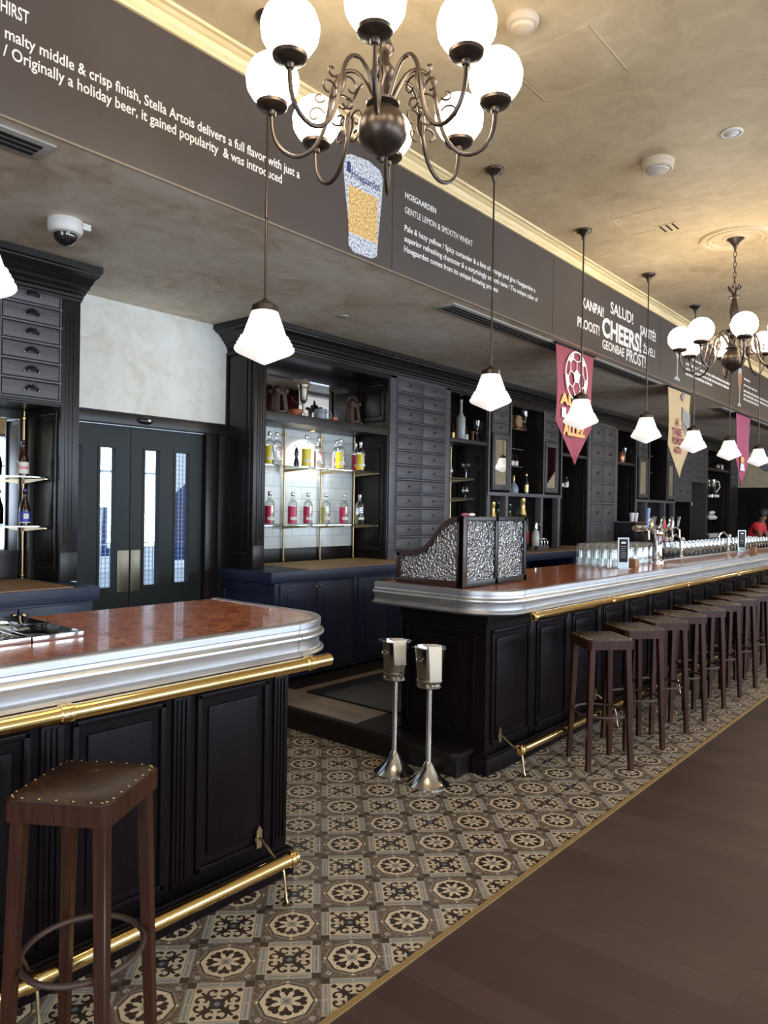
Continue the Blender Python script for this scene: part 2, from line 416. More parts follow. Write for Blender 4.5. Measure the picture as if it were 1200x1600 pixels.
    def build(s, name, mats, parent=None, ang=35, **tags):
        me = s.mesh(name, mats, ang); o = bpy.data.objects.new(name, me); COL.objects.link(o)
        if parent is not None:
            o.parent = parent; w = Vector((0, 0, 0)); q = parent
            while q is not None: w += q.location; q = q.parent
            if w.length > 0: me.transform(Matrix.Translation(-w))
        for k, v in tags.items(): o[k] = v
        return o
def mb(): return MB()
def thing(name, label, cat, loc=(0, 0, 0), group=None):
    o = bpy.data.objects.new(name, None); COL.objects.link(o); o.location = loc; o.empty_display_size = .1
    o['label'] = label; o['category'] = cat
    if group: o['group'] = group
    return o
def tag(o, label, cat, group=None):
    o['label'] = label; o['category'] = cat
    if group: o['group'] = group
    return o
def struct(o): o['kind'] = 'structure'; return o
def dup(root, loc=None, rotz=None, label=None, group=None):
    def cp_(o, par):
        c = o.copy(); COL.objects.link(c); c.parent = par
        for ch in o.children: cp_(ch, c)
        return c
    r = cp_(root, root.parent)
    if loc is not None: r.location = loc
    if rotz is not None: r.rotation_euler = (0, 0, rotz)
    if label: r['label'] = label
    if group: r['group'] = group
    return r
def textmesh(body, x0, x1, z0, z1, y, mat, parent=None, name='lettering', th=.0015, face=-1, bold=0.0, fit=True):
    """text standing in the XZ plane at depth y, read from -Y; fitted to the box"""
    cu = bpy.data.curves.new('t', 'FONT'); cu.body = body; cu.offset = bold; cu.resolution_u = 3
    t = bpy.data.objects.new('t', cu); COL.objects.link(t)
    me = bpy.data.meshes.new_from_object(t); bpy.data.objects.remove(t); bpy.data.curves.remove(cu)
    xs = [v.co.x for v in me.vertices]; ys = [v.co.y for v in me.vertices]
    a, b, c, d = min(xs), max(xs), min(ys), max(ys)
    for v in me.vertices:
        v.co = Vector((x0 + (v.co.x-a)/(b-a)*(x1-x0), y, z0 + (v.co.y-c)/(d-c)*(z1-z0)))
    bm = bmesh.new(); bm.from_mesh(me)
    r = bmesh.ops.extrude_face_region(bm, geom=bm.faces[:])
    bmesh.ops.translate(bm, vec=(0, -th, 0), verts=[g for g in r['geom'] if isinstance(g, bmesh.types.BMVert)])
    s = MB(); s.bm.free(); s.bm = bm
    bpy.data.meshes.remove(me)
    return s.build(name, mat, parent)

# ================================================================ THE SETTING
XE, YS, XW = 19.9, -5.6, -3.1
ZU, ZC, YF = 3.11, 3.90, 3.07        # back ceiling, main ceiling, soffit face
o = mb().box(XW, 1.585, -.1, XE, 5.35, 0).build('floor_tiled', 'tile'); struct(o)
o = mb().box(XW, YS, -.1, XE, 1.562, 0).build('floor', 'floor'); struct(o)
o = mb().box(XW, 1.562, -.1, XE, 1.585, .004).build('trim_1', 'brassstrip'); struct(o)
o = mb().box(XW, YS, ZC, XE, YF+.1, ZC+.1).build('ceiling', 'ceil'); struct(o)
o = mb().box(XW, YF+.1, ZU, XE, 5.5, ZU+.1).box(XW, YF+.003, ZU, XE, YF+.1, ZU+.001).build('ceiling_back', 'under'); struct(o)
sof = mb().box(XW, YF, ZU+.001, XE, YF+.1, ZC).build('wall_soffit', 'sof'); struct(sof)
cb = mb(); cb.mi = 0
prof = [(0, 3.815), (.016, 3.815), (.020, 3.826), (.014, 3.834), (.022, 3.840), (.030, 3.852), (.036, 3.870), (.058, 3.876), (.066, 3.884), (.088, 3.886), (.092, 3.9), (0, 3.9)]
cb.sweep([(XW, YF, 0, -1), (XE, YF, 0, -1)], prof)
struct(cb.build('trim_2', 'crown'))
bead = mb().sweep([(XW, YF, 0, -1), (XE, YF, 0, -1)], [(0, ZU-.004), (.004, ZU-.004), (.004, ZU+.006), (0, ZU+.006)])
struct(bead.build('trim_3', plain('tan_edge_bead', (.20, .155, .11), .6)))
struct(mb().box(XE, YS, 0, XE+.1, 5.5, ZC).build('wall_end', 'ceil'))
struct(mb().box(XE-.02, 3.4, .15, XE, 5.5, 2.20).build('baseboard_end', 'dark'))
struct(mb().box(XE-.06, 3.4, 2.16, XE, 5.5, 2.235, .01).box(XE-.035, 3.4, 2.06, XE, 5.5, 2.16).build('trim_4', 'dark'))
struct(mb().box(XE-.035, 4.30, .3, XE-.02, 4.92, 2.0, .008).box(XE-.035, 3.5, .3, XE-.02, 4.2, 2.0, .008).build('trim_5', 'dark'))
struct(mb().box(XW, 5.30, 0, 2.46, 5.5, ZU).box(3.99, 5.30, 0, XE, 5.5, ZU).build('wall_back', 'dark'))
# door wall, with opening
struct(mb().box(2.40, 5.17, 2.262, 4.05, 5.3, ZU).build('wall_door', 'wallp'))
# left wall with a window, street wall with windows
w = mb(); w.box(XW-.1, YS, 0, XW, -1.2, ZC).box(XW-.1, -1.2, 0, XW, 1.6, .5).box(XW-.1, -1.2, 3.0, XW, 1.6, ZC).box(XW-.1, 1.6, 0, XW, 5.5, ZC)
struct(w.build('wall_left', 'ceil'))
w = mb(); xs = XW-.1
for a, b in WIN:
    w.box(xs, YS-.1, 0, a, YS, ZC); w.box(a, YS-.1, 0, b, YS, .55); w.box(a, YS-.1, 3.0, b, YS, ZC); xs = b
w.box(xs, YS-.1, 0, XE, YS, ZC)
struct(w.build('wall_right', 'ceil'))
for i, (a, b) in enumerate(WIN):
    w = mb()
    for x in (a, (a+b)/2-.03, b-.06): w.box(x, YS-.06, .55, x+.06, YS, 3.0)
    for z in (.55, 2.3, 2.94): w.box(a, YS-.06, z, b, YS, z+.06)
    struct(w.build('window_%d' % (i+1), 'dark'))
# pavement behind the doors
struct(mb().box(-2, 5.5, -.1, 12, 16, 0).build('ground_outside', 'outside'))

# ceiling plaster medallions, access panels, devices
def medallion(x, y, label):
    pr = [(0, 0), (.07, 0), (.075, .014), (.10, .014), (.105, .006), (.19, .006), (.20, .018), (.215, .018), (.22, .008), (.24, .008), (.25, .02), (.275, .02), (.285, 0)]
    b = mb().lathe([(r, ZC - h) for r, h in pr], (x, y), 0, 48, caps=False)
    return tag(b.build('ceiling_medallion', 'ceil'), label, 'ceiling rose', 'plaster ceiling roses')
medallion(6.63, 1.79, 'round plaster ceiling rose above the far chandelier')
medallion(2.10, 1.82, 'round plaster ceiling rose above the near chandelier')
pn = mb()
def frame_line(b, x0, y0, x1, y1, z, t=.006, h=.003):
    b.box(x0, y0, z-h, x1, y0+t, z); b.box(x0, y1-t, z-h, x1, y1, z); b.box(x0, y0, z-h, x0+t, y1, z); b.box(x1-t, y0, z-h, x1, y1, z)
frame_line(pn, 3.30, 1.56, 3.77, 2.04, ZC); pn.box(3.315, 1.575, ZC-.0015, 3.755, 2.025, ZC)
struct(pn.build('trim_6', 'ceil'))
pn = mb(); frame_line(pn, 5.62, 2.05, 6.05, 2.45, ZC); struct(pn.build('trim_7', 'ceil'))
b = mb().lathe([(.075, 3.9), (.078, 3.885), (.072, 3.865), (.055, 3.862), (.050, 3.848), (.030, 3.842), (.0, 3.840)], (3.07, 1.79), 0, 32)
tag(b.build('smoke_detector', 'beigepl'), 'beige smoke detector on the ceiling right of the near chandelier', 'smoke detector')
t = thing('smoke_alarm', 'large round beige alarm on the ceiling between the two chandeliers', 'smoke detector', (4.88, 1.81, 3.9))
mb().lathe([(.105, 3.9), (.108, 3.875), (.100, 3.868), (.100, 3.850), (.09, 3.843), (.082, 3.845)], (4.88, 1.81), 0, 40).build('housing', 'beigepl', t)
mb().lathe([(.078, 3.85), (.070, 3.835), (.03, 3.828), (0, 3.827)], (4.88, 1.81), 0, 40).build('lens_cover', 'ventp', t)
t = thing('recessed_spotlight', 'white recessed ceiling spotlight near the right edge of the main ceiling', 'spotlight', (4.78, 1.32, 3.9))
mb().lathe([(.062, 3.9), (.062, 3.892), (.050, 3.890), (.048, 3.9)], (4.78, 1.32), 0, 32, caps=False).build('trim_ring', 'offwhite', t)
mb().lathe([(.047, 3.897), (.03, 3.884), (0, 3.880)], (4.78, 1.32), 0, 24).build('lens', 'offwhite', t)
t = thing('air_grille', 'small slotted grille in the ceiling beside the far ceiling rose', 'vent', (6.06, 2.15, 3.9))
mb().box(5.97, 2.06, 3.896, 6.15, 2.24, 3.9).build('plate', 'ceil', t)
for k in range(3): mb().box(5.985, 2.085+.05*k, 3.894, 6.135, 2.10+.05*k, 3.897).build('slot', 'slot', t)

def linear_vent(x0, x1, y, label, n=3, wid=.19):
    t = thing('linear_vent', label, 'vent', ((x0+x1)/2, y, ZU), 'linear vents in the back ceiling')
    mb().box(x0, y-wid/2, ZU-.008, x1, y+wid/2, ZU, .002).build('frame', 'ventp', t)
    for k in range(n):
        yy = y - wid/2 + .04 + k*(wid-.08)/(n-.5)
        mb().box(x0+.04, yy, ZU-.011, x1-.04, yy+.026, ZU-.006).build('slot', 'slot', t)
linear_vent(-.3, 1.50, 3.235, 'short slotted vent in the back ceiling, cut by the left picture edge')
linear_vent(4.50, 8.80, 3.255, 'long slotted vent in the back ceiling behind the red football banner')
linear_vent(11.2, 14.6, 3.255, 'far slotted vent in the back ceiling beyond the magenta banner')
# seams in the soffit boards
s_ = mb()
for x in (3.665, 5.868, 8.455, 11.25): s_.box(x-.002, YF-.0012, ZU+.012, x+.002, YF, 3.815)
struct(s_.build('trim_8', 'slot'))
t = thing('security_camera', 'white dome security camera under the back ceiling at left', 'camera', (1.93, 3.93, ZU))
mb().lathe([(.088, 3.11), (.092, 3.10), (.090, 3.055), (.080, 3.04), (.062, 3.034)], (1.93, 3.93), 0, 36).build('housing', 'offwhite', t)
mb().box(1.99, 3.85, 3.065, 2.035, 3.875, 3.10, .004).build('conduit_tab', 'offwhite', t)
db = mb(); db.lathe([(.062*cos(a), 3.036-.062*sin(a)) for a in [i*pi/16 for i in range(9)]], (1.93, 3.93), 0, 32)
db.build('dome', plain('tinted_dome', (.01, .01, .012), .04, coat=1), t)
t = thing('ceiling_spotlight', 'tiny white spotlight flush in the back ceiling above the bottle niche', 'spotlight', (4.288, 4.085, ZU))
mb().lathe([(.04, ZU), (.04, ZU-.006), (.03, ZU-.008), (0, ZU-.008)], (4.288, 4.085), 0, 24).build('trim_ring', 'ventp', t)

# ---------------------------------------------------------------- writing painted on the soffit
TY = YF - .0005
def st(body, x0, x1, z0, z1, bold=0, mat='white'): textmesh(body, x0, x1, z0, z1, TY, mat, sof, 'lettering', .001, bold=bold)
st('THIRST', 1.205, 1.344, 3.518, 3.572, .013)
st('rich malty middle & crisp finish, Stella Artois delivers a full flavor with just a', 1.15, 2.846, 3.405, 3.470, .013)
st('/ Originally a holiday beer, it gained popularity  & was introduced', 1.245, 2.714, 3.333, 3.398, .013)
st('HOEGAARDEN', 3.79, 4.133, 3.628, 3.668, .014)
st('GENTLE LEMON & SMOOTH WHEAT', 3.79, 4.593, 3.530, 3.572)
st('Pale & hazy yellow / Spicy coriander & a hint of orange peel give Hoegaarden a', 3.79, 5.548, 3.400, 3.452, .013)
st('superior refreshing character & a surprisingly smooth taste / The unique color of', 3.79, 5.594, 3.330, 3.382, .013)
st('Hoegaarden comes from its unique brewing process', 3.79, 4.961, 3.262, 3.314, .013)
st('KANPAI!', 6.44, 6.92, 3.485, 3.585, .02); st('SALUD!', 7.08, 7.66, 3.565, 3.685, .013)
st('PROOST!', 6.35, 6.83, 3.29, 3.385, .02); st('CHEERS!', 6.89, 7.90, 3.30, 3.50, .035)
st('SANTÉ!', 7.86, 8.32, 3.50, 3.63, .02); st('ŽIVELI', 7.95, 8.30, 3.32, 3.43, .013)
st('GEONBAE', 6.90, 7.44, 3.185, 3.275, .02); st('PROST!', 7.50, 8.03, 3.16, 3.29, .013)
def wobbly(x0, z, w, h, n, seed, rows=1, dz=.05):
    """painted lines too small to read: short uneven strokes"""
    rnd = random.Random(seed); b = mb()
    for r in range(rows):
        x = x0; wid = w * (1 if r < rows-1 or rows == 1 else .55)
        while x < x0 + wid:
            l = rnd.uniform(.035, .12); zz = z - r*dz
            while l > 0:
                g = rnd.uniform(.008, .014); hh = h * rnd.uniform(.65, 1)
                b.box(x, TY-.001, zz, x+g*.7, TY, zz+hh); x += g; l -= g
            x += .02
    b.build('lettering', 'white', sof)
wobbly(9.35, 3.58, .35, .035, 1, 1); wobbly(9.35, 3.50, .8, .03, 1, 2); wobbly(9.35, 3.41, 1.85, .038, 1, 3, 3, .062)
wobbly(11.95, 3.60, .3, .035, 1, 4); wobbly(11.95, 3.51, .7, .03, 1, 5); wobbly(11.95, 3.42, 1.6, .038, 1, 6, 3, .062)
# painted beer tumbler
mt, nt, b_ = newmat('painted_tumbler'); v_ = objco(nt, (60, 1, 60), (0, radians(35), 0), world=True)
n_ = noise(nt, v_, 1.3, 2); 
gm = nt.nodes.new('ShaderNodeNewGeometry'); sxx = nt.nodes.new('ShaderNodeSeparateXYZ'); link(nt, gm.outputs['Position'], sxx.inputs[0]); V.nt = nt
amb = ramp(nt, n_, [(.35, (.30, .16, .05)), (.5, (.66, .42, .14)), (.7, (.80, .64, .36))])
pale = ramp(nt, n_, [(.38, (.16, .17, .22)), (.5, (.50, .53, .60)), (.7, (.74, .77, .82))])
sel = (V(sxx.outputs[2]) < 3.53) * (V(sxx.outputs[2]) > 3.245)
edge = (V(sxx.outputs[0]) > 3.245) * (V(sxx.outputs[0]) < 3.515)
link(nt, mixc(nt, sel * edge, pale, amb), b_.inputs['Base Color']); setp(b_, rough=.6)
poly = [(3.255, 3.165), (3.30, 3.135), (3.46, 3.140), (3.515, 3.165), (3.525, 3.30), (3.555, 3.55), (3.560, 3.67), (3.53, 3.712), (3.42, 3.735), (3.26, 3.715), (3.205, 3.69), (3.20, 3.60), (3.215, 3.50), (3.25, 3.30)]
mb().prism(poly, 'Y', TY-.002, TY).build('painted_beer_glass', mt, sof)
textmesh('Hoegaarden', 3.27, 3.535, 3.565, 3.63, TY-.002, plain('navy_print', (.03, .04, .14), .6), sof, 'lettering', .001, bold=.01)
mb().prism([(3.225, 3.60), (3.262, 3.60), (3.262, 3.655), (3.245, 3.668), (3.225, 3.655)], 'Y', TY-.003, TY-.002).build('painted_crest', plain('navy_print_2', (.03, .04, .14), .6), sof)
def flute(x, z0, z1, w, fill):
    pale = plain('painted_glass_line', (.45, .46, .48), .6); h = z1-z0
    L = [(-.5*w, z0), (-.5*w, z0+.015), (-.08*w, z0+.05), (-.07*w, z0+.45*h), (-.34*w, z0+.58*h), (-.46*w, z0+.8*h), (-.36*w, z1)]
    mb().prism([(x+a, z) for a, z in L] + [(x-a, z) for a, z in L[::-1]], 'Y', TY-.002, TY).build('painted_beer_glass', pale, sof)
    if fill:
        L2 = [(-.10*w, z0+.49*h), (-.28*w, z0+.6*h), (-.38*w, z0+.78*h), (-.36*w, z0+.86*h)]
        mb().prism([(x+a, z) for a, z in L2] + [(x-a, z) for a, z in L2[::-1]], 'Y', TY-.003, TY-.002).build('painted_beer', plain('painted_amber', (.42, .16, .05), .6), sof)
flute(9.04, 3.175, 3.735, .20, False); flute(11.73, 3.175, 3.735, .20, True)

# ================================================================ PLATFORM BEHIND THE BARS
PZ = .15
pf = thing('step_platform', 'low black platform with plank top behind the gap between the bars', 'platform', (3.57, 2.43, 0))
b = mb(); b.box(3.59, 3.03, 0, XE-.1, 5.16, PZ-.03).box(3.59, 2.45, 0, 3.72, 3.03, PZ-.03).build('base', 'dark', pf)
b = mb(); b.prism([(3.565, 2.47), (3.60, 2.425), (3.728, 2.425), (3.728, 5.16), (3.565, 5.16)], 'Z', PZ-.028, PZ).build('nosing', 'dark', pf)
b = mb(); b.box(3.59, 3.03, PZ-.01, XE-.1, 5.16, PZ+.002).build('deck', 'darkx', pf)
b = mb(); b.box(3.61, 3.28, PZ, 3.79, 5.10, PZ+.006, .002).box(3.794, 3.28, PZ, 3.95, 5.10, PZ+.006, .002).build('plank', 'ply', pf)
b = mb(); b.box(3.955, 4.10, PZ, 9.0, 4.22, PZ+.006, .002).build('plank', 'ply', pf)
tag(mb().box(3.955, 3.20, PZ+.006, 7.5, 4.095, PZ+.018, .004).build('rubber_mat', 'mat'), 'black rubber drainage mat on the platform behind the right bar', 'mat')

# ================================================================ BARS
BZ = 1.11
ZP = [(-.035, BZ), (0, BZ), (.003, BZ-.004), (.003, BZ-.026), (-.001, BZ-.030), (-.001, BZ-.040), (.001, BZ-.044), (.010, BZ-.047), (.017, BZ-.054), (.018, BZ-.061), (.012, BZ-.068), (.001, BZ-.071),
      (-.003, BZ-.078), (-.003, BZ-.112), (.001, BZ-.117), (.012, BZ-.119), (.017, BZ-.125), (.016, BZ-.132), (.008, BZ-.137), (-.004, BZ-.139), (-.012, BZ-.145), (-.035, BZ-.148)]
def corner_path(xs, yf, xe, ye, r, n=14):
    """straight along the front from xs, round a corner, then back to ye. xe: end face"""
    s = 1 if xe > xs else -1
    P = [(xs, yf, 0, -1)]
    for k in range(n+1):
        a = (pi/2)*k/n
        P.append((xe - s*r + s*r*sin(a), yf + r - r*cos(a), s*sin(a), -cos(a)))
    P.append((xe, ye, s, 0)); return P
def seam(b, path, i, d=.002):
    (x, y, nx, ny) = path[i]; tx, ty = -ny, nx
    b.sweep([(x-tx*d/2, y-ty*d/2, nx, ny), (x+tx*d/2, y+ty*d/2, nx, ny)], [(o+.0007, z) for o, z in ZP])
def bar_top(root, xs, xe, yb, r=.28, seams=(1, -2)):
    path = corner_path(xs, 2.17, xe, yb, r)
    mb().sweep(path, ZP).build('zinc_edging', 'zinc', root)
    sb = mb()
    for i in seams: seam(sb, path, i)
    return path, sb
def panel(b, x0, x1, z0, z1, y, s=-1):
    """raised panel with moulded frame on a face that looks to -Y"""
    t = .014
    b.box(x0, y-t, z0, x1, y, z0+.022, .005); b.box(x0, y-t, z1-.022, x1, y, z1, .005)
    b.box(x0, y-t, z0, x0+.022, y, z1, .005); b.box(x1-.022, y-t, z0, x1, y, z1, .005)
    b.box(x0+.055, y-.008, z0+.055, x1-.055, y, z1-.055, .006)
def panelx(b, y0, y1, z0, z1, x, s=-1):
    t = .014*s
    b.box(x, y0, z0, x+t, y1, z0+.022, .005); b.box(x, y0, z1-.022, x+t, y1, z1, .005)
    b.box(x, y0, z0, x+t, y0+.022, z1, .005); b.box(x, y1-.022, z0, x+t, y1, z1, .005)
    b.box(x, y0+.055, z0+.055, x+.008*s, y1-.055, z1-.055, .006)
def flutes(b, xc, y, z0, z1, w=.075, n=3):
    b.box(xc-w/2, y-.012, z0, xc+w/2, y, z1, .002)
    for k in range(n):
        x = xc - w/2 + w*(k+1)/(n+1); b.box(x-.006, y-.019, z0+.03, x+.006, y-.011, z1-.03, .004)
def collar(b, x, y, z, r, w=.022):
    b.lathe([(r, -w), (r+.004, -w+.003), (r+.005, -.004), (r+.003, -.003), (r+.003, .003), (r+.005, .004), (r+.004, w-.003), (r, w)], (y, z), x, 28, ax='X')
def rail(root, name, x0, x1, y, z, r, collars, caps):
    b = mb(); b.lathe([(r-.004, x0), (r, x0+.002), (r, x1-.002), (r-.004, x1)], (y, z), 0, 32, ax='X')
    ra = b.build(name, 'brass', root)
    for c in collars: q = mb(); collar(q, c, y, z, r); q.build('collar', 'brass', ra)
    for c, s in caps:
        q = mb(); q.lathe([(r+.004, c-.012), (r+.007, c-.006), (r+.007, c+.006), (r+.004, c+.012)], (y, z), 0, 28, ax='X'); q.build('end_cap', 'brass', ra)
    return ra
def foot_bracket(ra, x, y, z, yw=2.345):
    q = mb()
    q.lathe([(.013, 0), (.018, .002), (.018, .006)], (x, .205), yw-.006, 16, ax='Y')
    q.prism([(x-.012, .17), (x+.012, .17), (x+.015, .24), (x, .262), (x-.015, .24)], 'Y', yw-.008, yw)
    q.tube([(x, yw-.005, .215), (x, yw-.03, .205), (x, yw-.075, .175), (x, y+.03, .145), (x, y, z-.028)], .0055)
    q.tube([(x, y+.02, .15), (x, y+.005, .12), (x, y-.003, .07), (x, y-.012, .02), (x, y-.02, .004)], .0055)
    q.lathe([(.022, .0), (.022, .004), (.010, .008)], (x, y-.02), 0, 16)
    q.build('bracket', 'oldbrass', ra)

lb = thing('bar_counter', 'left bar counter with red burl top, zinc edge and brass rails', 'bar counter', (2.19, 2.33, 0))
mb().box(-1.6, 2.36, .0, 2.165, 3.0, .97).box(-1.6, 2.33, 0, 2.19, 3.02, .10, .004).box(-1.6, 2.335, .10, 2.185, 3.015, .115, .005).box(-1.6, 2.34, .90, 2.18, 3.01, .965, .004).build('body', 'bar', lb)
for k in range(7):
    xc = 2.12 - .4925*k; q = mb(); flutes(q, xc, 2.36, .14, .88); q.build('pilaster', 'bar', lb)
    q = mb(); panel(q, xc-.425, xc-.07, .165, .855, 2.36); q.build('panel', 'bar', lb)
q = mb(); panelx(q, 2.44, 2.93, .165, .855, 2.165, 1); q.build('end_panel', 'bar', lb)
path, sb = bar_top(lb, -1.6, 2.33, 3.08); sb.build('zinc_seam', 'slot', lb)
inner = [(x-nx*.034, y-ny*.034) for x, y, nx, ny in path]
mb().prism(inner + [(-1.6, 3.08)], 'Z', BZ-.05, BZ-.004).build('countertop', 'top', lb)
RY, RZ, RR_ = 2.138, .951, .0255
ra = rail(lb, 'hand_rail', -1.6, 2.19, RY, RZ, RR_, [1.07, 2.075, .1, -.9], [])
ra = rail(lb, 'foot_rail', -1.6, 2.06, 2.18, .165, .026, [1.0, .0], [(2.03, 1)])
for x in (2.0, 1.02, .02): foot_bracket(ra, x, 2.18, .165)

rb = thing('bar_counter', 'long right bar counter with red burl top and zinc edge, stools in front', 'bar counter', (3.73, 2.33, 0))
XB = 17.2
mb().box(3.75, 2.36, 0, XB, 3.0, .97).box(3.73, 2.33, 0, XB, 3.02, .10, .004).box(3.735, 2.335, .10, XB, 3.015, .115, .005).box(3.735, 2.34, .90, XB, 3.01, .965, .004).build('body', 'bar', rb)
for k in range(26):
    xc = 4.31 + .52*k; q = mb(); q.box(xc-.035, 2.352, .115, xc+.035, 2.36, .90, .003); q.build('pilaster', 'bar', rb)
    q = mb(); panel(q, xc-.505 if k == 0 else xc-.475, xc-.045, .165, .855, 2.36); q.build('panel', 'bar', rb)
q = mb(); panelx(q, 2.43, 2.96, .215, .855, 3.75, -1); q.build('end_panel', 'bar', rb)
path, sb = bar_top(rb, XB, 3.58, 3.10, seams=(1, -2))
x = 5.2
while x < 14:
    (sb.sweep([(x-.001, 2.17, 0, -1), (x+.001, 2.17, 0, -1)], [(o+.0007, z) for o, z in ZP])); x += 2.0
sb.build('zinc_seam', 'slot', rb)
inner = [(x-nx*.034, y-ny*.034) for x, y, nx, ny in path]
mb().prism(inner + [(4.0, 3.10), (4.5, 2.98), (6.90, 2.98), (6.92, 2.60), (XB, 2.60)], 'Z', BZ-.05, BZ-.004).build('countertop', 'top', rb)
mb().box(6.93, 2.605, BZ-.07, XB, 3.02, BZ-.045, .003).build('drip_shelf', 'steel', rb)
mb().box(6.915, 2.596, BZ-.05, XB, 2.608, BZ+.004, .002).build('inner_edge', 'zinc', rb)
ra = rail(rb, 'hand_rail', 3.90, XB, RY, RZ, RR_, [5.04, 6.63, 8.2, 9.8, 11.4], [(3.92, -1)])
ra = rail(rb, 'foot_rail', 3.84, XB, 2.18, .165, .026, [5.6, 7.3], [(3.86, -1)])
for x in (3.89, 5.25, 6.6, 7.9, 9.2): foot_bracket(ra, x, 2.18, .165)

# ---------------------------------------------------------------- bar stools
def make_stool(label):
    t = thing('bar_stool', label, 'bar stool', (0, 0, 0), None)
    A, B, c, zt = .150, .158, .020, .802
    def oc(a, b, c): return [(-a+c, -b), (a-c, -b), (a, -b+c), (a, b-c), (a-c, b), (-a+c, b), (-a, b-c), (-a, -b+c)]
    mb().prism(oc(A, B, c), 'Z', zt-.060, zt-.006).build('seat_frame', 'stool', t)
    q = mb(); o1 = oc(A-.004, B-.004, c); o2 = oc(A-.018, B-.018, c-.004); o3 = oc(A*.55, B*.55, c*.5)
    rings = [[q.bm.verts.new((x, y, z)) for x, y in o] for o, z in ((o1, zt-.006), (o1, zt-.003), (o2, zt+.003), (o3, zt+.006))]
    for r1, r2 in zip(rings, rings[1:]):
        for k in range(8): q.bm.faces.new((r1[k], r1[(k+1) % 8], r2[(k+1) % 8], r2[k]))
    q.bm.faces.new(rings[-1]); q.bm.faces.new(rings[0][::-1])
    se = q.build('seat', 'leather', t)
    e = oc(A-.012, B-.012, c-.002); nail = None
    for i in range(8):
        p0, p1 = Vector((*e[i], 0)), Vector((*e[(i+1) % 8], 0)); L = (p1-p0).length; n = max(1, round(L/.046))
        if L < .06: n = 2
        for k in range(n):
            p = p0.lerp(p1, (k+.5)/n)
            if nail is None: q = mb(); q.sphere((0, 0, 0), .0040, 8, (1, 1, .6)); nail = q.build('nail', 'knob', se); nn = nail
            else: nn = nail.copy(); COL.objects.link(nn); nn.parent = se
            nn.location = (p.x, p.y, zt+.001)
    q = mb()                                                    # embossed mark on the leather
    q.lathe([(.030, 0), (.0315, .0012), (.033, 0)], (0, .06), zt+.0045, 24, caps=False)
    for k in range(5): q.tube([(-.016+.008*k, .05, zt+.0055), (-.010+.005*k, .072, zt+.006)], .0012, 5)
    q.build('embossed_mark', 'leather', se)
    for sx in (-1, 1):
        for sy in (-1, 1):
            q = mb(); tx, ty, bx, by = sx*(A-.035), sy*(B-.035), sx*(A-.012), sy*(B-.014); w0, w1 = .019, .0145
            v = [q.bm.verts.new(p) for p in [(tx-w0, ty-w0, zt-.05), (tx+w0, ty-w0, zt-.05), (tx+w0, ty+w0, zt-.05), (tx-w0, ty+w0, zt-.05),
                                              (bx-w1, by-w1, 0), (bx+w1, by-w1, 0), (bx+w1, by+w1, 0), (bx-w1, by+w1, 0)]]
            for f in ((0, 1, 2, 3), (7, 6, 5, 4), (0, 4, 5, 1), (1, 5, 6, 2), (2, 6, 7, 3), (3, 7, 4, 0)): q.bm.faces.new([v[i] for i in f])
            bmesh.ops.bevel(q.bm, geom=q.bm.edges[:], offset=.003, segments=1, affect='EDGES')
            q.build('leg', 'stool', t)
    zr = .33; R = .160
    q = mb(); q.tube([(R*cos(a), R*sin(a)*1.05, zr) for a in [2*pi*k/40 for k in range(40)]], .0085, 8, True)
    q.build('foot_ring', 'iron', t); return t
st0 = make_stool('large brown leather-topped bar stool in front of the left bar')
st0.location = (1.045, 1.965, 0); st0.rotation_euler = (0, 0, radians(-57))
xs = [4.42, 4.955, 5.44, 5.86, 6.35, 6.83, 7.33, 7.82, 8.31, 8.8, 9.29, 9.78, 10.27]
rots = [-41, -37, -39, -42, -38, -43, -40, -36, -41, -39, -42, -38, -41]
ords = ['nearest', 'second nearest', 'third nearest', 'fourth nearest', 'fifth nearest', 'sixth nearest', 'seventh nearest', 'eighth nearest', 'ninth nearest', 'tenth nearest', 'eleventh nearest', 'twelfth nearest', 'last visible']
for x, r, w_ in zip(xs, rots, ords):
    dup(st0, (x, 1.94, 0), radians(r), '%s of the dark bar stools lined up at the long right bar' % w_, 'stools along the right bar')

# ---------------------------------------------------------------- glazed partition on the right bar
gp = thing('glazed_partition', 'low dark wood screen with hammered glass on the right bar corner', 'screen', (3.667, 2.49, BZ))
z0, z1 = BZ, 1.538
q = mb()
q.box(3.655, 2.475, z0, 3.70, 2.505, z1, .002)
q.box(3.655, 2.475, z1-.03, 4.42, 2.505, z1, .002); q.box(3.66, 2.475, z0, 4.42, 2.505, z0+.038, .002)
q.box(4.385, 2.475, z0, 4.42, 2.505, z1, .002); q.box(4.025, 2.475, z0, 4.06, 2.505, z1, .002)
q.build('front_frame', 'dark', gp)
ys = [2.505, 2.56, 2.61, 2.65, 2.69, 2.73, 2.77, 2.82, 2.88, 2.985]
zz = [1.538, 1.532, 1.508, 1.472, 1.425, 1.38, 1.345, 1.322, 1.315, 1.318]
def cr_(xs_, ys_, n=5):
    out = []
    for i in range(len(xs_)-1):
        for k in range(n):
            t_ = k/n; out.append((xs_[i]+(xs_[i+1]-xs_[i])*t_, None))
    return out
q = mb()
top = list(zip(ys, zz)); low = [(y, z-.036) for y, z in top]
q.prism(top + low[::-1], 'X', 3.655, 3.69)
q.box(3.655, 2.505, z0, 3.69, 2.985, z0+.038, .002); q.box(3.655, 2.955, z0+.03, 3.69, 2.985, 1.30, .002)
q.box(3.655, 2.47, z0, 3.70, 2.52, z1, .002)
q.build('side_frame', wood('mahogany_frame', (.022, .008, .006), (.045, .017, .012), .35, 'Z'), gp)
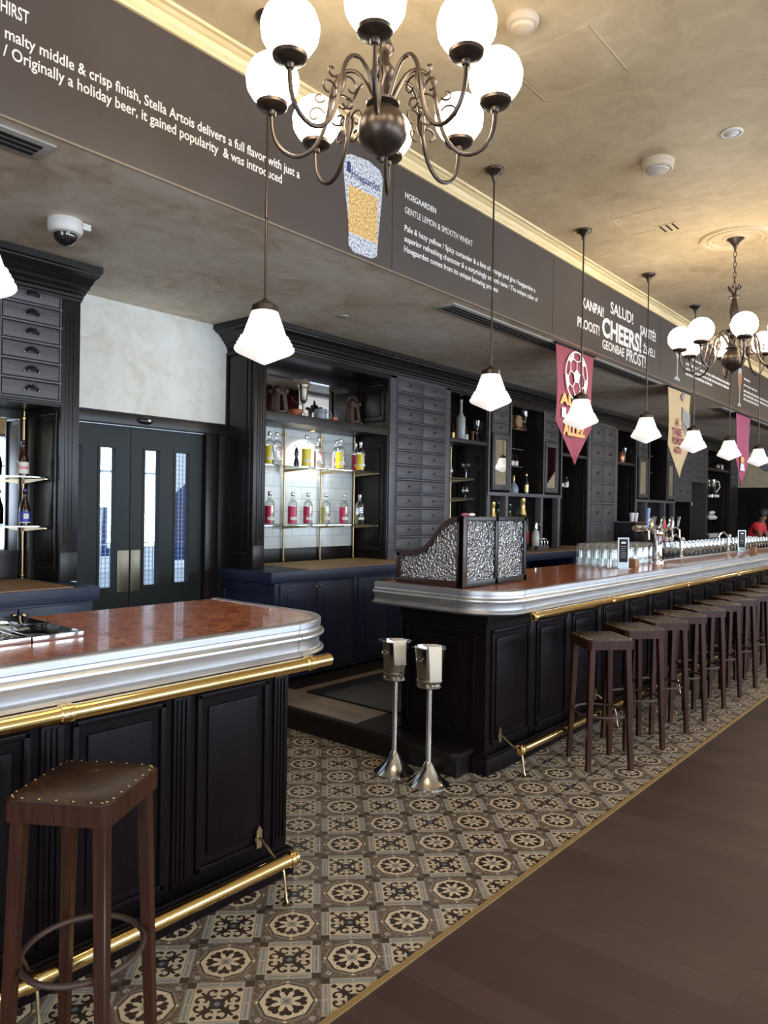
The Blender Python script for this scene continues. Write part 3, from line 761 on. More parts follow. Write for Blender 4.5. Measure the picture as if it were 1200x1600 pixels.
q = mb(); q.prism([(2.50, z0+.03)] + [(y, z-.03) for y, z in top] + [(2.975, z0+.03)], 'X', 3.669, 3.676); q.build('glass_pane', 'hammered', gp)
mb().box(3.69, 2.486, z0+.03, 4.03, 2.493, z1-.02).build('glass_pane', 'hammered', gp)
mb().box(4.055, 2.486, z0+.03, 4.39, 2.493, z1-.02).build('glass_pane', 'hammered', gp)
t = thing('folded_napkin', 'crumpled red and white cloth lying on top of the glazed screen', 'cloth', (3.70, 2.50, 1.54))
q = mb(); q.sphere((3.715, 2.50, 1.548), .03, 14, (1.5, .5, .35)); q.build('cloth', 'maroon', t)
q = mb(); q.sphere((3.77, 2.49, 1.549), .022, 14, (1.5, .5, .45)); q.build('white_end', 'label', t)

# ---------------------------------------------------------------- induction/drip tray on the left bar
t = thing('drip_tray', 'polished steel drip tray with grill bars lying on the left bar', 'tray', (.9, 2.76, BZ-.004))
zt = BZ-.004
mb().box(1.135, 2.50, zt, 1.315, 3.02, zt+.022, .004).build('lid', 'chrome', t)
q = mb(); q.box(.2, 2.50, zt, 1.13, 2.525, zt+.022, .003).box(.2, 2.995, zt, 1.13, 3.02, zt+.022, .003).box(1.105, 2.525, zt, 1.13, 2.995, zt+.022, .003).box(.2, 2.50, zt, .24, 3.02, zt+.022, .003); q.build('rim', 'steel', t)
q = mb(); q.box(.24, 2.525, zt, 1.105, 2.995, zt+.004); q.build('pan', 'chrome', t)
q = mb()
for k in range(12): q.box(.25, 2.55+.036*k, zt+.012, 1.10, 2.556+.036*k, zt+.018)
q.build('grill', 'steel', t)

# ---------------------------------------------------------------- ice bucket stands
def bucket(x, y, label, rot):
    t = thing('ice_bucket_stand', label, 'ice bucket stand', (x, y, 0), 'ice bucket stands')
    q = mb(); q.lathe([(.122, 0), (.122, .004), (.110, .012), (.085, .030), (.058, .062), (.036, .098), (.024, .122), (.018, .128)], (x, y), 0, 40); q.build('base', 'steel', t)
    mb().lathe([(.0165, .125), (.0165, .555)], (x, y), 0, 20).build('pole', 'steel', t)
    q = mb(); q.lathe([(.0, .552), (.060, .552), (.074, .560), (.076, .574), (.073, .576)], (x, y), 0, 36); q.build('cup', 'steel', t)
    q = mb(); q.tube([(x+.080*cos(a), y+.080*sin(a), .605) for a in [2*pi*k/36 for k in range(36)]], .0022, 6, True)
    for a in (0, pi*2/3, pi*4/3): q.tube([(x+.074*cos(a), y+.074*sin(a), .565), (x+.080*cos(a), y+.080*sin(a), .605)], .002, 6)
    q.build('ring', 'steel', t)
    nm = {'A': 'polished steel ice bucket in the left stand', 'B': 'polished steel ice bucket in the right stand'}[rot[1]]
    bk = thing('ice_bucket', nm, 'ice bucket', (x, y, .577), 'ice buckets')
    q = mb(); q.lathe([(.0, .577), (.068, .577), (.072, .585), (.088, .76), (.092, .780), (.107, .788), (.107, .791), (.092, .787), (.084, .757), (.068, .590), (0, .588)], (x, y), 0, 40, caps=False); q.build('pail', plain('bucket_steel', (.42, .40, .37), .16, 1), bk)
    q = mb(); a0 = radians(rot[0]-55); cx_, cy2 = x+.088*cos(a0), y+.088*sin(a0)
    tv = Vector((-sin(a0), cos(a0), 0)); n_ = Vector((cos(a0), sin(a0), 0))
    c0 = Vector((cx_, cy2, .735)); q.tube([c0 - tv*.022, c0 - tv*.020 + n_*.012 - Vector((0, 0, .012)), c0 + n_*.014 - Vector((0, 0, .018)), c0 + tv*.020 + n_*.012 - Vector((0, 0, .012)), c0 + tv*.022], .0028, 6)
    q.build('handle', 'steel', bk)
    # folded napkin draped over the rim
    a = radians(rot[0]); d = Vector((cos(a), sin(a), 0)); tv = Vector((-sin(a), cos(a), 0)); c = Vector((x, y, 0)); q = mb()
    prof = [(-.03, .787), (.02, .796), (.085, .798), (.104, .796), (.109, .783), (.098, .70), (.086, rot[2])]
    prev = None
    for i, (o, z) in enumerate(prof):
        w = .038 if i < 3 else .043 - .0015*i; sk = 0 if i < 5 else .006*(i-4)
        ring = [q.bm.verts.new(c + d*(o+e) + tv*(s_*w+sk) + Vector((0, 0, z+(.004 if e == 0 else 0)))) for s_, e in ((-1, 0), (1, 0), (1, -.006 if i > 3 else 0), (-1, -.006 if i > 3 else 0))]
        if i <= 3:
            for v, dz in zip(ring, (.005, .005, 0, 0)): v.co.z += dz
        if prev:
            for k in range(4): q.bm.faces.new((prev[k], prev[(k+1) % 4], ring[(k+1) % 4], ring[k]))
        else: q.bm.faces.new(ring[::-1])
        prev = ring
    q.bm.faces.new(prev)
    o = q.build('napkin', 'linen', None, 50); tag(o, 'folded cream napkin draped over the %s ice bucket' % ('left' if rot[1] == 'A' else 'right'), 'napkin', 'napkins on the ice buckets')
bucket(3.43, 2.79, 'left steel ice bucket stand, farther from the camera, by the black step', (-130, 'A', .655))
bucket(3.415, 2.525, 'right steel ice bucket stand, nearer the camera, by the black step', (-128, 'B', .60))

# ================================================================ DOORS
zt = 2.175
def leaf(n, x0, x1, wins):
    q = mb(); x = x0
    for a, b in wins + [(x1, x1)]:
        q.box(x, 5.175, .01, a, 5.235, zt, 0)
        if b > a: q.box(a, 5.175, .01, b, 5.235, .945); q.box(a, 5.175, 2.005, b, 5.235, zt)
        x = b
    for a, b in wins:
        for (c, d, e, f) in ((a-.018, a, .927, 2.023), (b, b+.018, .927, 2.023)): q.box(c, 5.170, e, d, 5.176, f)
        q.box(a, 5.170, .927, b, 5.176, .945); q.box(a, 5.170, 2.005, b, 5.176, 2.023)
    o = q.build('door_%d' % n, 'doorp'); struct(o)
    for a, b in wins: mb().box(a, 5.200, .945, b, 5.208, 2.005).build('door_pane', 'doorglass', o)
    return o
d1 = leaf(1, 2.415, 3.077, [(2.57, 2.69), (2.83, 2.955)])
d2 = leaf(2, 3.083, 3.745, [(3.205, 3.335), (3.485, 3.62)])
mb().box(2.975, 5.166, .905, 3.073, 5.175, 1.225, .002).build('push_plate', 'plate', d1)
mb().box(3.087, 5.166, .905, 3.170, 5.175, 1.225, .002).build('push_plate', 'plate', d2)
q = mb(); q.box(2.38, 5.10, 2.178, 4.0, 5.175, 2.262, .004).box(2.38, 5.115, 2.262, 4.0, 5.17, 2.272); q.box(3.75, 5.13, 0, 3.86, 5.24, 2.178, .003).box(3.86, 5.10, 0, 3.995, 5.24, 2.178, .004)
q.box(2.30, 5.15, 0, 2.413, 5.26, 2.178, .003)
struct(q.build('trim_9', 'dark'))
t = thing('door_sensor', 'small black oval motion sensor above the double doors', 'sensor', (3.153, 5.1, 2.225))
q = mb(); q.sphere((3.153, 5.095, 2.222), .03, 20, (2.2, .9, .95)); q.build('housing', 'black', t)
mb().box(3.16, 5.066, 2.216, 3.185, 5.072, 2.232, .001).build('lens', 'offwhite', t)
# outside the doors: wire fence and a blue tarpaulin
t = thing('wire_fence', 'white wire fence seen outside through the door windows', 'fence', (5, 8.5, 0))
q = mb()
for k in range(140): q.box(2.2+.055*k, 8.495, 0, 2.2+.055*k+.007, 8.505, 2.3)
q.build('uprights', 'white', t)
q = mb()
for k in range(40): q.box(2.2, 8.49, .06*k, 9.9, 8.498, .06*k+.006)
q.build('cross_wires', 'white', t)
t = thing('tarpaulin', 'blue tarpaulin hanging outside beyond the door windows', 'tarpaulin', (5, 9, 0))
mb().box(4.85, 8.9, 2.3, 6.3, 8.93, 2.33).box(4.85, 8.9, 0, 4.88, 8.93, 2.33).box(6.27, 8.9, 0, 6.3, 8.93, 2.33).build('frame', 'steel', t)
mb().prism([(4.9, .9), (5.35, .9), (5.35, 2.3), (4.95, 1.8)], 'Y', 8.9, 8.93).prism([(5.95, .8), (6.25, .8), (6.2, 1.9), (5.95, 1.7)], 'Y', 8.9, 8.93).build('sheet', plain('blue_tarpaulin', (.03, .12, .42), .6), t)

# ================================================================ BACK BAR CABINETS
YU, YB, CZ, UT = 4.80, 5.24, 1.055, 2.95      # upper front, inner back, counter height, upper top
CP = [(0, 2.93), (.012, 2.93), (.016, 2.945), (.026, 2.95), (.030, 2.965), (.050, 2.972), (.055, 2.985), (.082, 2.998), (.088, 3.012), (.118, 3.028), (.126, 3.040), (.160, 3.050), (.176, 3.058), (.178, 3.066), (.2, 3.068), (.2, 3.109), (0, 3.109)]
o = mb().sweep([(-1.6, YU, 0, -1.45), (2.47, YU, 0, -1.45)], CP).build('cabinet_cornice', 'darkx'); tag(o, 'black moulded cornice on the left cabinet, against the ceiling', 'cornice', 'cabinet cornices')
o = mb().sweep([(3.98, 5.168, -.76, 0), (3.98, YU, -.76, -1), (18.36, YU, 0, -1)], CP).build('cabinet_cornice', 'darkx'); tag(o, 'long black moulded cornice above the right back bar', 'cornice', 'cabinet cornices')

def pull_small(parent, x, y, z, s=1):
    q = mb(); q.tube([(x-.020*s, y, z-.006*s), (x-.018*s, y-.010, z+.002), (x, y-.014, z+.010*s), (x+.018*s, y-.010, z+.002), (x+.020*s, y, z-.006*s)], .0028*s, 6)
    q.lathe([(.006*s, 0), (.004*s, -.010)], (x, z+.012*s), y, 8, ax='Y'); q.box(x-.022*s, y-.004, z-.008*s, x+.022*s, y, z-.003*s)
    q.build('pull', 'iron', parent)
def pull_cup(parent, x, y, z):
    q = mb(); q.tube([(x-.045, y, z-.012), (x-.040, y-.012, z+.008), (x-.020, y-.016, z+.022), (x, y-.017, z+.026), (x+.020, y-.016, z+.022), (x+.040, y-.012, z+.008), (x+.045, y, z-.012)], .0035, 6)
    q.sphere((x, y, z-.010), .040, 20, (1, .38, .85))
    bmesh.ops.bisect_plane(q.bm, geom=q.bm.verts[:]+q.bm.edges[:]+q.bm.faces[:], plane_co=(x, y, z-.012), plane_no=(0, 0, -1), clear_outer=True)
    p_ = q.build('cup_pull', 'black', parent)
    q = mb()
    for sx, sz in ((-.047, -.012), (.047, -.012), (0, .030)): q.sphere((x+sx, y-.008, z+sz), .0048, 10)
    q.build('screw', 'steel', p_)
def drawers(t, x0, x1, z0, z1, cols, rows, gap=.018, y=YU, pull=pull_small):
    cw, rh = (x1-x0)/cols, (z1-z0)/rows; q = mb(); g = gap*.5
    for r in range(rows+1): q.box(x0-.01, y-.006, z0+rh*r-g, x1+.01, y+.02, z0+rh*r+g*.4, .002)
    for c in range(cols+1): q.box(x0+cw*c-.004, y-.003, z0, x0+cw*c+.004, y+.02, z1)
    q.build('face_frame', 'rail', t)
    mb().box(x0, y+.004, z0, x1, y+.0125, z1).build('recess_shade', 'slot', t)  # black sheet that paints the shade in the gaps round the drawers
    for r in range(rows):
        for c in range(cols):
            a, b_ = x0+cw*c+.011, x0+cw*(c+1)-.011; lo, hi = z0+rh*r+g*.4+.007, z0+rh*(r+1)-g-.009
            q = mb(); q.box(a, y-.004, lo, b_, y+.02, hi, .0025); d = q.build('drawer', 'drawer', t)
            if pull: pull(d, (a+b_)/2, y-.004, (lo+hi)/2)
def carcass(t, x0, x1, z0, z1, yf=YU, yb=YB, stile=.055, back=True, depthfill=True):
    q = mb(); q.box(x0, yf, z0, x0+stile, yb, z1, .002).box(x1-stile, yf, z0, x1, yb, z1, .002).box(x0, yf, z1-.04, x1, yb, z1)
    if depthfill: q.box(x0+stile, yf+.012, z0, x1-stile, yb, z1-.04)
    elif back: q.box(x0, yb, z0, x1, yb+.03, z1)
    return q
# --- left cabinet
lc = thing('display_cabinet', 'tall black cabinet of wide drawers over an open mirrored niche at left', 'cabinet', (2.0, 5.0, CZ))
q = mb(); q.box(2.345, YU, CZ, 2.470, YB+.04, UT, .002).box(-1.6, YU+.01, 2.215, 2.345, YB, UT-.0).box(-1.6, YB, CZ, 2.345, YB+.05, 2.22); q.build('carcass', 'dark', lc)
q = mb()
for k in range(3): q.box(2.372+.026*k, YU-.005, 1.30, 2.384+.026*k, YU+.001, 2.86, .002)
q.box(2.350, YU-.004, CZ, 2.466, YU, 1.25, .002); q.build('fluting', 'dark', lc)
q = mb(); q.box(-1.6, YU-.014, 2.225, 2.345, YU+.02, 2.245, .003); q.build('bottom_rail', 'darkx', lc)
for xa, xb in ((1.955, 2.335), (1.565, 1.945), (1.175, 1.555)):
    drawers(lc, xa, xb, 2.25, 2.985-.01, 1, 6, .016, YU, pull_cup)
mb().box(-1.5, YB-.012, 1.25, 2.262, YB, 2.155).build('mirror', 'mirror', lc)
mb().box(-1.5, YB-.02, 1.225, 2.30, YB, 1.25).box(2.262, YB-.02, 1.25, 2.30, YB, 2.155).box(-1.5, YB-.02, 2.155, 2.30, YB, 2.215).build('mirror_frame', 'dark', lc)
q = mb(); panelx(q, 4.84, 5.20, 1.13, 2.19, 2.345, -1); q.build('side_panel', 'dark', lc)
def glass_shelf(t, x0, x1, z, rods, y0=4.90, y1=5.20, bl=.33):
    g = mb().box(x0, y0, z-.008, x1, y1, z).build('glass_shelf', 'shelfglass', t)
    for x in rods:
        q = mb(); q.prism([(5.20, z-.012), (5.20, z-.045), (5.20-bl, z-.020), (5.20-bl, z-.012)], 'X', x-.008, x+.008)
        q.lathe([(.013, -.055), (.013, -.005)], (x, 5.205), z, 12); q.build('bracket', 'oldbrass', g)
def rods(t, xs_, z0=CZ, z1=2.30):
    for x in xs_:
        q = mb(); q.lathe([(.0095, z0), (.0095, z1)], (x, 5.205), 0, 14); r = q.build('rod', 'oldbrass', t)
        q = mb(); q.lathe([(.016, z0+.012), (.02, z0+.016), (.02, z0+.03), (.012, z0+.034)], (x, 5.205), 0, 14)
        q.lathe([(.012, z1-.065), (.020, z1-.06), (.020, z1-.045), (.012, z1-.04)], (x, 5.205), 0, 14); q.build('collar', 'brass', r)
rods(lc, (2.285, 1.25), CZ, 2.21); glass_shelf(lc, 0.2, 2.32, 1.752, (2.285, 1.25), 4.92); glass_shelf(lc, .2, 2.32, 1.425, (2.285, 1.25), 4.92)

# --- first niche of the right back bar
nc = thing('display_cabinet', 'black open cabinet with white tiled back, brass rods and vodka bottles', 'cabinet', (4.9, 5.0, CZ))
q = mb(); q.box(3.98, YU, CZ, 4.03, YB+.05, UT, .002).box(4.03, YU, CZ, 4.11, YB+.05, UT, .002).box(5.72, YU+.01, CZ, 5.745, YB+.05, UT).box(3.98, YU, 2.885, 5.745, YB, UT).box(4.0, YB, CZ, 5.745, YB+.05, UT)
q.build('carcass', 'dark', nc)
q = mb()
for k in range(3): q.box(4.018+.026*k, YU-.005, 1.30, 4.030+.026*k, YU+.001, 2.84, .002)
q.box(3.985, YU-.004, CZ, 4.105, YU, 1.25, .002); q.build('fluting', 'dark', nc)
q = mb(); panelx(q, 4.835, 5.165, 1.165, 2.89, 3.98, -1); q.build('side_panel', 'dark', nc)
mb().box(4.10, YU+.005, 2.315, 5.73, YB, 2.392, .004).build('shelf', 'darkx', nc)
mb().box(4.11, YB-.01, 1.185, 5.665, YB, 2.315).build('tiled_back', 'subway', nc)
mb().box(4.11, YB-.016, CZ, 5.72, YB, 1.185, .002).box(5.665, YB-.016, 1.18, 5.72, YB, 2.315).build('skirting', 'dark', nc)
q = mb(); panelx(q, 4.85, 5.20, 1.14, 2.25, 5.72, -1); q.build('side_panel', 'dark', nc)
q = mb(); panelx(q, 4.85, 5.20, 2.46, 2.85, 5.72, -1); q.build('side_panel', 'dark', nc)
mb().box(4.11, YB-.010, 2.42, 5.60, YB, 2.80).build('mirror', 'mirror', nc)
mb().box(4.11, YB-.03, 2.80, 5.72, YB, 2.885, .003).box(5.60, YB-.03, 2.392, 5.65, YB, 2.80, .003).box(4.11, YB-.02, 2.392, 5.60, YB, 2.42).build('mirror_frame', 'dark', nc)
mb().box(4.18, YB-.02, 1.085, 4.33, YB-.012, 1.16, .002).build('wall_socket', 'blackmat', nc)
rods(nc, (4.69, 5.175, 5.66), CZ, 2.31); glass_shelf(nc, 4.13, 5.69, 1.945, (4.69, 5.175, 5.66)); glass_shelf(nc, 4.13, 5.69, 1.415, (4.69, 5.175, 5.66))
t = thing('under_shelf_light', 'small warm downlight under the upper shelf of the tiled niche', 'spotlight', (4.95, 5.10, 2.315))
mb().lathe([(.03, 2.315), (.03, 2.305), (.024, 2.303)], (4.95, 5.10), 0, 20, caps=False).build('ring', 'brass', t)
mb().lathe([(.023, 2.312), (0, 2.306)], (4.95, 5.10), 0, 20).build('lens', 'spotlit', t)
l = bpy.data.lights.new('niche_light', 'SPOT'); l.energy = 26; l.color = (1, .86, .68); l.spot_size = radians(130); l.spot_blend = .8; l.shadow_soft_size = .02
o = bpy.data.objects.new('niche_light', l); COL.objects.link(o); o.location = (4.95, 5.10, 2.295)

# --- tower of 24 small drawers
t = thing('drawer_cabinet', 'tall cabinet of twenty-four small drawers right of the vodka niche', 'cabinet', (6.27, 5.0, CZ))
carcass(t, 5.745, 6.80, CZ, UT, stile=.10).build('carcass', 'rail', t); drawers(t, 5.855, 6.715, 1.135, 2.935, 2, 12)
# --- second niche
t = thing('display_cabinet', 'narrow open cabinet with tall frosted bottle and stemmed glasses', 'cabinet', (7.2, 5.0, CZ))
def niche(t, x0, x1, zs, rod, gls, tiled=True, th=.045):
    q = mb(); q.box(x0, YU+.01, CZ, x0+.02, YB+.05, UT).box(x1-.03, YU+.01, CZ, x1, YB+.05, UT).box(x0, YU, 2.90, x1, YB, UT).box(x0, YB, CZ, x1, YB+.05, UT); q.build('carcass', 'dark', t)
    mb().box(x0+.02, YU+.005, zs-th, x1-.005, YB, zs, .003).build('shelf', 'darkx', t)
    if tiled: mb().box(x0+.02, YB-.01, 1.185, rod+.03, YB, zs-th).build('tiled_back', 'subway', t)
    q = mb(); panelx(q, 4.85, 5.20, 1.14, zs-.10, x1-.03, -1); q.build('side_panel', 'dark', t)
    rods(t, (rod,), CZ, zs-th)
    for z in gls: glass_shelf(t, x0+.03, rod+.03, z, (rod,))
niche(t, 6.80, 7.60, 2.392, 7.40, (1.95, 1.715))
def tower_mirror(label, x0, x1, mx0, mx1, zr=1.80, nd=3):
    t = thing('mirror_cabinet', label, 'cabinet', ((x0+x1)/2, 5.0, zr))
    q = mb(); q.box(x0, YU, 1.80, x0+.035, YB, UT, .002).box(x1-.035, YU, 1.80, x1, YB, UT, .002).box(x0+.035, YU+.02, 1.82, x1-.035, YB, UT); q.build('carcass', 'dark', t)
    mb().box(x0, YU-.003, 1.80, x0+.035, YU, UT).box(x1-.035, YU-.003, 1.80, x1, YU, UT).build('face_stile', 'rail', t)  # thin facing lightened for sheen on the front; carcass sides stay dark
    drawers(t, mx0-.05, mx1+.05, 2.53, 2.935, 1, nd)
    q = mb(); a, b_ = mx0-.055, mx1+.055
    q.box(a, YU-.018, 1.83, mx0, YU+.01, 2.51, .003).box(mx1, YU-.018, 1.83, b_, YU+.01, 2.51, .003).box(mx0, YU-.018, 1.83, mx1, YU+.01, 1.895, .003).box(mx0, YU-.018, 2.445, mx1, YU+.01, 2.51, .003)
    d = q.build('door', 'drawer', t); mb().box(mx0, YU-.006, 1.895, mx1, YU, 2.445).build('mirror', 'mirror', d); return t
tower_mirror('drawers over a narrow mirrored door, right of the second open niche', 7.60, 8.14, 7.74, 8.02)
def open_bay(label, low, x0, x1, posts, shelves, zr=1.80, l0=None, l1=None, bottom=True):
    """open shelves between two towers with a framed opening below"""
    t = thing('open_shelf_cabinet', label, 'cabinet', ((x0+x1)/2, 5.0, CZ)); l0 = l0 or x0; l1 = l1 or x1
    q = mb(); q.box(x0, YB, zr, x1, YB+.05, UT).box(x0, YU, 2.90, x1, YB, UT); q.build('back_panel', 'dark', t)
    for z in shelves: mb().box(x0+.0, 4.93, z-.01, x0+(x1-x0)*.62, YB, z).build('glass_shelf', 'shelfglass', t)
    t = thing('open_shelf_unit', low, 'cabinet', ((l0+l1)/2, 5.0, CZ))
    mb().box(l0, YB, CZ, l1, YB+.05, zr-.045).build('back_panel', 'dark', t)
    q = mb(); q.box(l0, YU-.005, zr-.045, l1, YB, zr, .003); q.build('rail_shelf', 'rail', t)
    for x in posts: mb().box(x-.032, YU, CZ, x+.032, YU+.09, zr-.045, .003).build('post', 'rail', t)
    q = mb()
    for a, b_ in zip(posts, posts[1:]):
        if b_-a > .25: q.box(a+.08, YB-.012, 1.15, b_-.08, YB, 1.62, .008)
    q.build('back_moulding', 'dark', t)
    return t
open_bay('open shelves with jars and decanter between the two mirrored doors', 'black frame with posts on the counter, round the huge champagne bottle', 8.14, 8.98, (7.63, 8.055, 8.965, 9.46), (2.645, 2.385, 2.155), l0=7.60, l1=9.53)
tower_mirror('drawers over a narrow mirrored door behind the red football banner', 8.98, 9.53, 9.07, 9.33)
t = thing('display_cabinet', 'open niche behind the tip of the red football banner', 'cabinet', (9.95, 5.0, CZ)); niche(t, 9.53, 10.38, 2.40, 9.70, (1.93, 1.465), True)
for o in list(t.children):
    if o.name.startswith('rod') or o.name.startswith('glass_shelf') or o.name.startswith('tiled'): pass
t = thing('drawer_cabinet', 'tall pale-lit cabinet of twelve square drawers right of the red banner', 'cabinet', (10.9, 5.0, CZ))
carcass(t, 10.38, 11.46, CZ, UT, stile=.09).build('carcass', 'rail', t); drawers(t, 10.48, 11.36, 1.10, 2.935, 2, 6, .03, pull=lambda d, x, y, z: pull_small(d, x, y, z, 1.7))
t = thing('display_cabinet', 'open niche with a barrel ornament behind the third and fourth pendant lamps', 'cabinet', (11.8, 5.0, CZ)); niche(t, 11.46, 12.22, 2.392, 11.64, (1.98, 1.70, 1.455), False)
tower_mirror('drawers over a mirrored door left of the tan banner', 12.22, 12.84, 12.38, 12.68)
open_bay('dark open shelves behind the fourth pendant lamp, left of the tan banner', 'dark frame with posts on the far counter behind the beer taps', 12.84, 13.68, (12.26, 12.72, 13.62, 14.12), (2.60, 2.30), l0=12.22, l1=14.16)
tower_mirror('drawers over a mirrored door behind the tip of the tan banner', 13.68, 14.14, 13.78, 14.02)
t = thing('drawer_cabinet', 'cabinet of six large drawers right of the tan banner', 'cabinet', (14.6, 5.0, 1.8))
carcass(t, 14.14, 15.10, 1.80, UT, stile=.04).build('carcass', 'drawer', t); drawers(t, 14.18, 15.06, 1.81, 2.935, 2, 3, .03, pull=lambda d, x, y, z: pull_small(d, x, y, z, 1.7))
t = thing('open_shelf_cabinet', 'dark framed opening under the large drawers at the far end', 'cabinet', (14.6, 5.0, CZ))
mb().box(14.16, YB, CZ, 15.10, YB+.05, 1.80).box(15.02, YU, CZ, 15.10, YB, 1.80).build('carcass', 'dark', t)
t = thing('drawer_cabinet', 'cabinet of small drawers above a dark opening near the far end', 'cabinet', (15.6, 5.0, CZ))
q = carcass(t, 15.10, 16.10, 2.20, UT, stile=.04); q.box(15.10, YB, CZ, 16.10, YB+.05, 2.2).box(16.04, YU, CZ, 16.10, YB, 2.2); q.build('carcass', 'drawer', t); drawers(t, 15.14, 16.06, 2.22, 2.935, 2, 6, .02)
for z in (1.72, 1.36): mb().box(15.15, 4.92, z-.01, 15.75, YB, z).build('glass_shelf', 'shelfglass', t)
t = thing('display_cabinet', 'last open niche of the back bar with glass jug and white crockery', 'cabinet', (17, 5.0, CZ)); niche(t, 16.10, 17.74, 2.55, 16.65, (1.93, 1.45), False, .06)
for z in (1.93, 1.45):
    mb().box(16.6, 4.9, z-.008, 17.6, 5.2, z).build('glass_shelf', 'shelfglass', t)
t = thing('drawer_cabinet', 'last narrow cabinet of drawers at the far end wall', 'cabinet', (18.05, 5.0, CZ))
q = carcass(t, 17.74, 18.36, CZ, UT, stile=.04); q.build('carcass', 'dark', t); drawers(t, 17.78, 18.32, 2.20, 2.935, 1, 5, .02)

# --- counters and base units
def counter(x0, x1, label, boards, side):
    t = thing('back_counter', label, 'counter', ((x0+x1)/2, 4.8, CZ-.09))
    mb().box(x0, 4.415, CZ-.09, x1, 5.15 if side == 'L' else 5.16, CZ, .004).build('slab', 'bluelit', t)
    for a, b_, c, d in boards: mb().prism([(a, 4.43), (b_, 4.43), (b_, c), (a, d)], 'Z', CZ, CZ+.006).build('board', 'cork', t)
counter(-1.6, 2.425, 'left blue-lit black counter with brown board top, under the mirrored niche', [(-1.5, 2.26, 5.14, 5.14)], 'L')
counter(3.86, 18.36, 'long blue-lit black counter with brown board top along the right back bar', [(4.28, 5.9, 5.16, 5.16), (5.905, 8.6, 5.16, 5.16), (8.605, 11.2, 5.16, 5.16), (11.205, 14.2, 5.16, 5.16)], 'R')
def base(x0, x1, label, z0=PZ, side=None, doors=2, knobs=True):
    t = thing('base_cabinet', label, 'cabinet', ((x0+x1)/2, 4.8, z0))
    q = mb(); q.box(x0, 4.455, z0+.045, x1, 5.16, CZ-.09, .003).box(x0, 4.46, z0+.03, x1, 5.15, z0+.05)
    q.build('carcass', 'bluelit', t)
    w = (x1-x0-.09)/doors
    for k in range(doors):
        a, b_ = x0+.045+w*k+.004, x0+.045+w*(k+1)-.004
        q = mb(); q.box(a, 4.440, z0+.07, b_, 4.458, CZ-.105, .003)
        q.box(a+.05, 4.433, z0+.115, b_-.05, 4.441, z0+.130, .003)
        d = q.build('door', 'bluelit', t)
        q = mb(); q.box(a+.045, 4.436, .24, b_-.045, 4.441, .915, .002); q.box(a+.075, 4.430, .275, b_-.075, 4.437, .88, .006); q.build('panel', 'bluelit', d)
        if knobs:
            xk = b_-.022 if k % 2 == 0 else a+.022
            q = mb(); q.lathe([(.005, 4.440), (.005, 4.428), (.011, 4.424), (.012, 4.418), (.006, 4.413)], (xk, .915), 0, 14, ax='Y'); q.build('knob', 'knob', d)
    for x in (x0+.08, x1-.08):
        q = mb(); q.lathe([(.03, z0), (.034, z0+.01), (.03, z0+.028), (.02, z0+.045)], (x, 4.50), 0, 16); q.build('foot', 'dark', t)
    if side: q = mb(); panelx(q, 4.52, 5.10, .27, .90, x0, -1); q.build('side_panel', 'bluelit', t)
base(3.93, 4.86, 'blue-lit black base cabinet with two doors under the vodka niche', side=True)
base(4.865, 5.80, 'blue-lit black base cabinet with two doors behind the end of the right bar')
base(5.805, 6.74, 'blue-lit black base cabinet under the small drawers, behind the glazed screen'); base(6.745, 7.68, 'blue-lit black base cabinet behind the right half of the glazed screen')
base(10.8, 12.0, 'dark base cabinet behind the tall beer glasses'); base(12.005, 18.2, 'dark base cabinets behind the far bar', doors=12)
t = thing('open_shelf_unit', 'open dark shelf unit under the back counter, right of the glazed screen', 'shelf', (9.2, 4.8, PZ))
q = mb(); q.box(7.69, 4.45, PZ, 7.75, 5.16, CZ-.09).box(9.22, 4.45, PZ, 9.30, 5.16, CZ-.09).box(10.74, 4.45, PZ, 10.795, 5.16, CZ-.09).box(7.69, 5.10, PZ, 10.79, 5.16, CZ-.09); q.build('frame', 'bluelit', t)
mb().box(7.75, 4.50, .70, 9.22, 5.10, .72).box(9.30, 4.50, .70, 10.74, 5.10, .72).build('shelf', 'dark', t)
base(1.46, 2.40, 'blue-lit black base cabinet with brass knobs under the left counter', z0=.0); base(.51, 1.455, 'blue-lit black base cabinet behind the left bar top', z0=0)

# ================================================================ LAMPS
def pendant_proto():
    t = thing('pendant_lamp', '', 'pendant lamp')
    q = mb(); q.lathe([(.066, 3.9), (.066, 3.892), (.058, 3.880), (.032, 3.868), (.018, 3.845), (.012, 3.82), (.007, 3.812)], (0, 0), 0, 28); q.build('canopy', 'bronze', t)
    q = mb(); q.lathe([(.0062, 3.82), (.0062, 2.94)], (0, 0), 0, 10).lathe([(.0085, 3.02), (.0085, 2.95)], (0, 0), 0, 10).lathe([(.0062, 2.96), (.0062, 2.53)], (0, 0), 0, 10); q.build('rod', 'bronze', t)
    q = mb(); q.lathe([(.010, 2.565), (.020, 2.555), (.048, 2.540), (.062, 2.528), (.064, 2.498), (.058, 2.496)], (0, 0), 0, 32); q.build('cap', 'bronze', t)
    q = mb(); q.lathe([(.056, 2.508), (.064, 2.500), (.082, 2.450), (.101, 2.396), (.107, 2.384), (.115, 2.382), (.113, 2.370), (.123, 2.367), (.121, 2.355), (.132, 2.351), (.130, 2.339), (.141, 2.333), (.143, 2.322), (.137, 2.313), (.128, 2.307), (.070, 2.281), (.016, 2.256), (0, 2.250)], (0, 0), 0, 48)
    q.build('shade', 'shade', t, 60); return t
pp = pendant_proto()
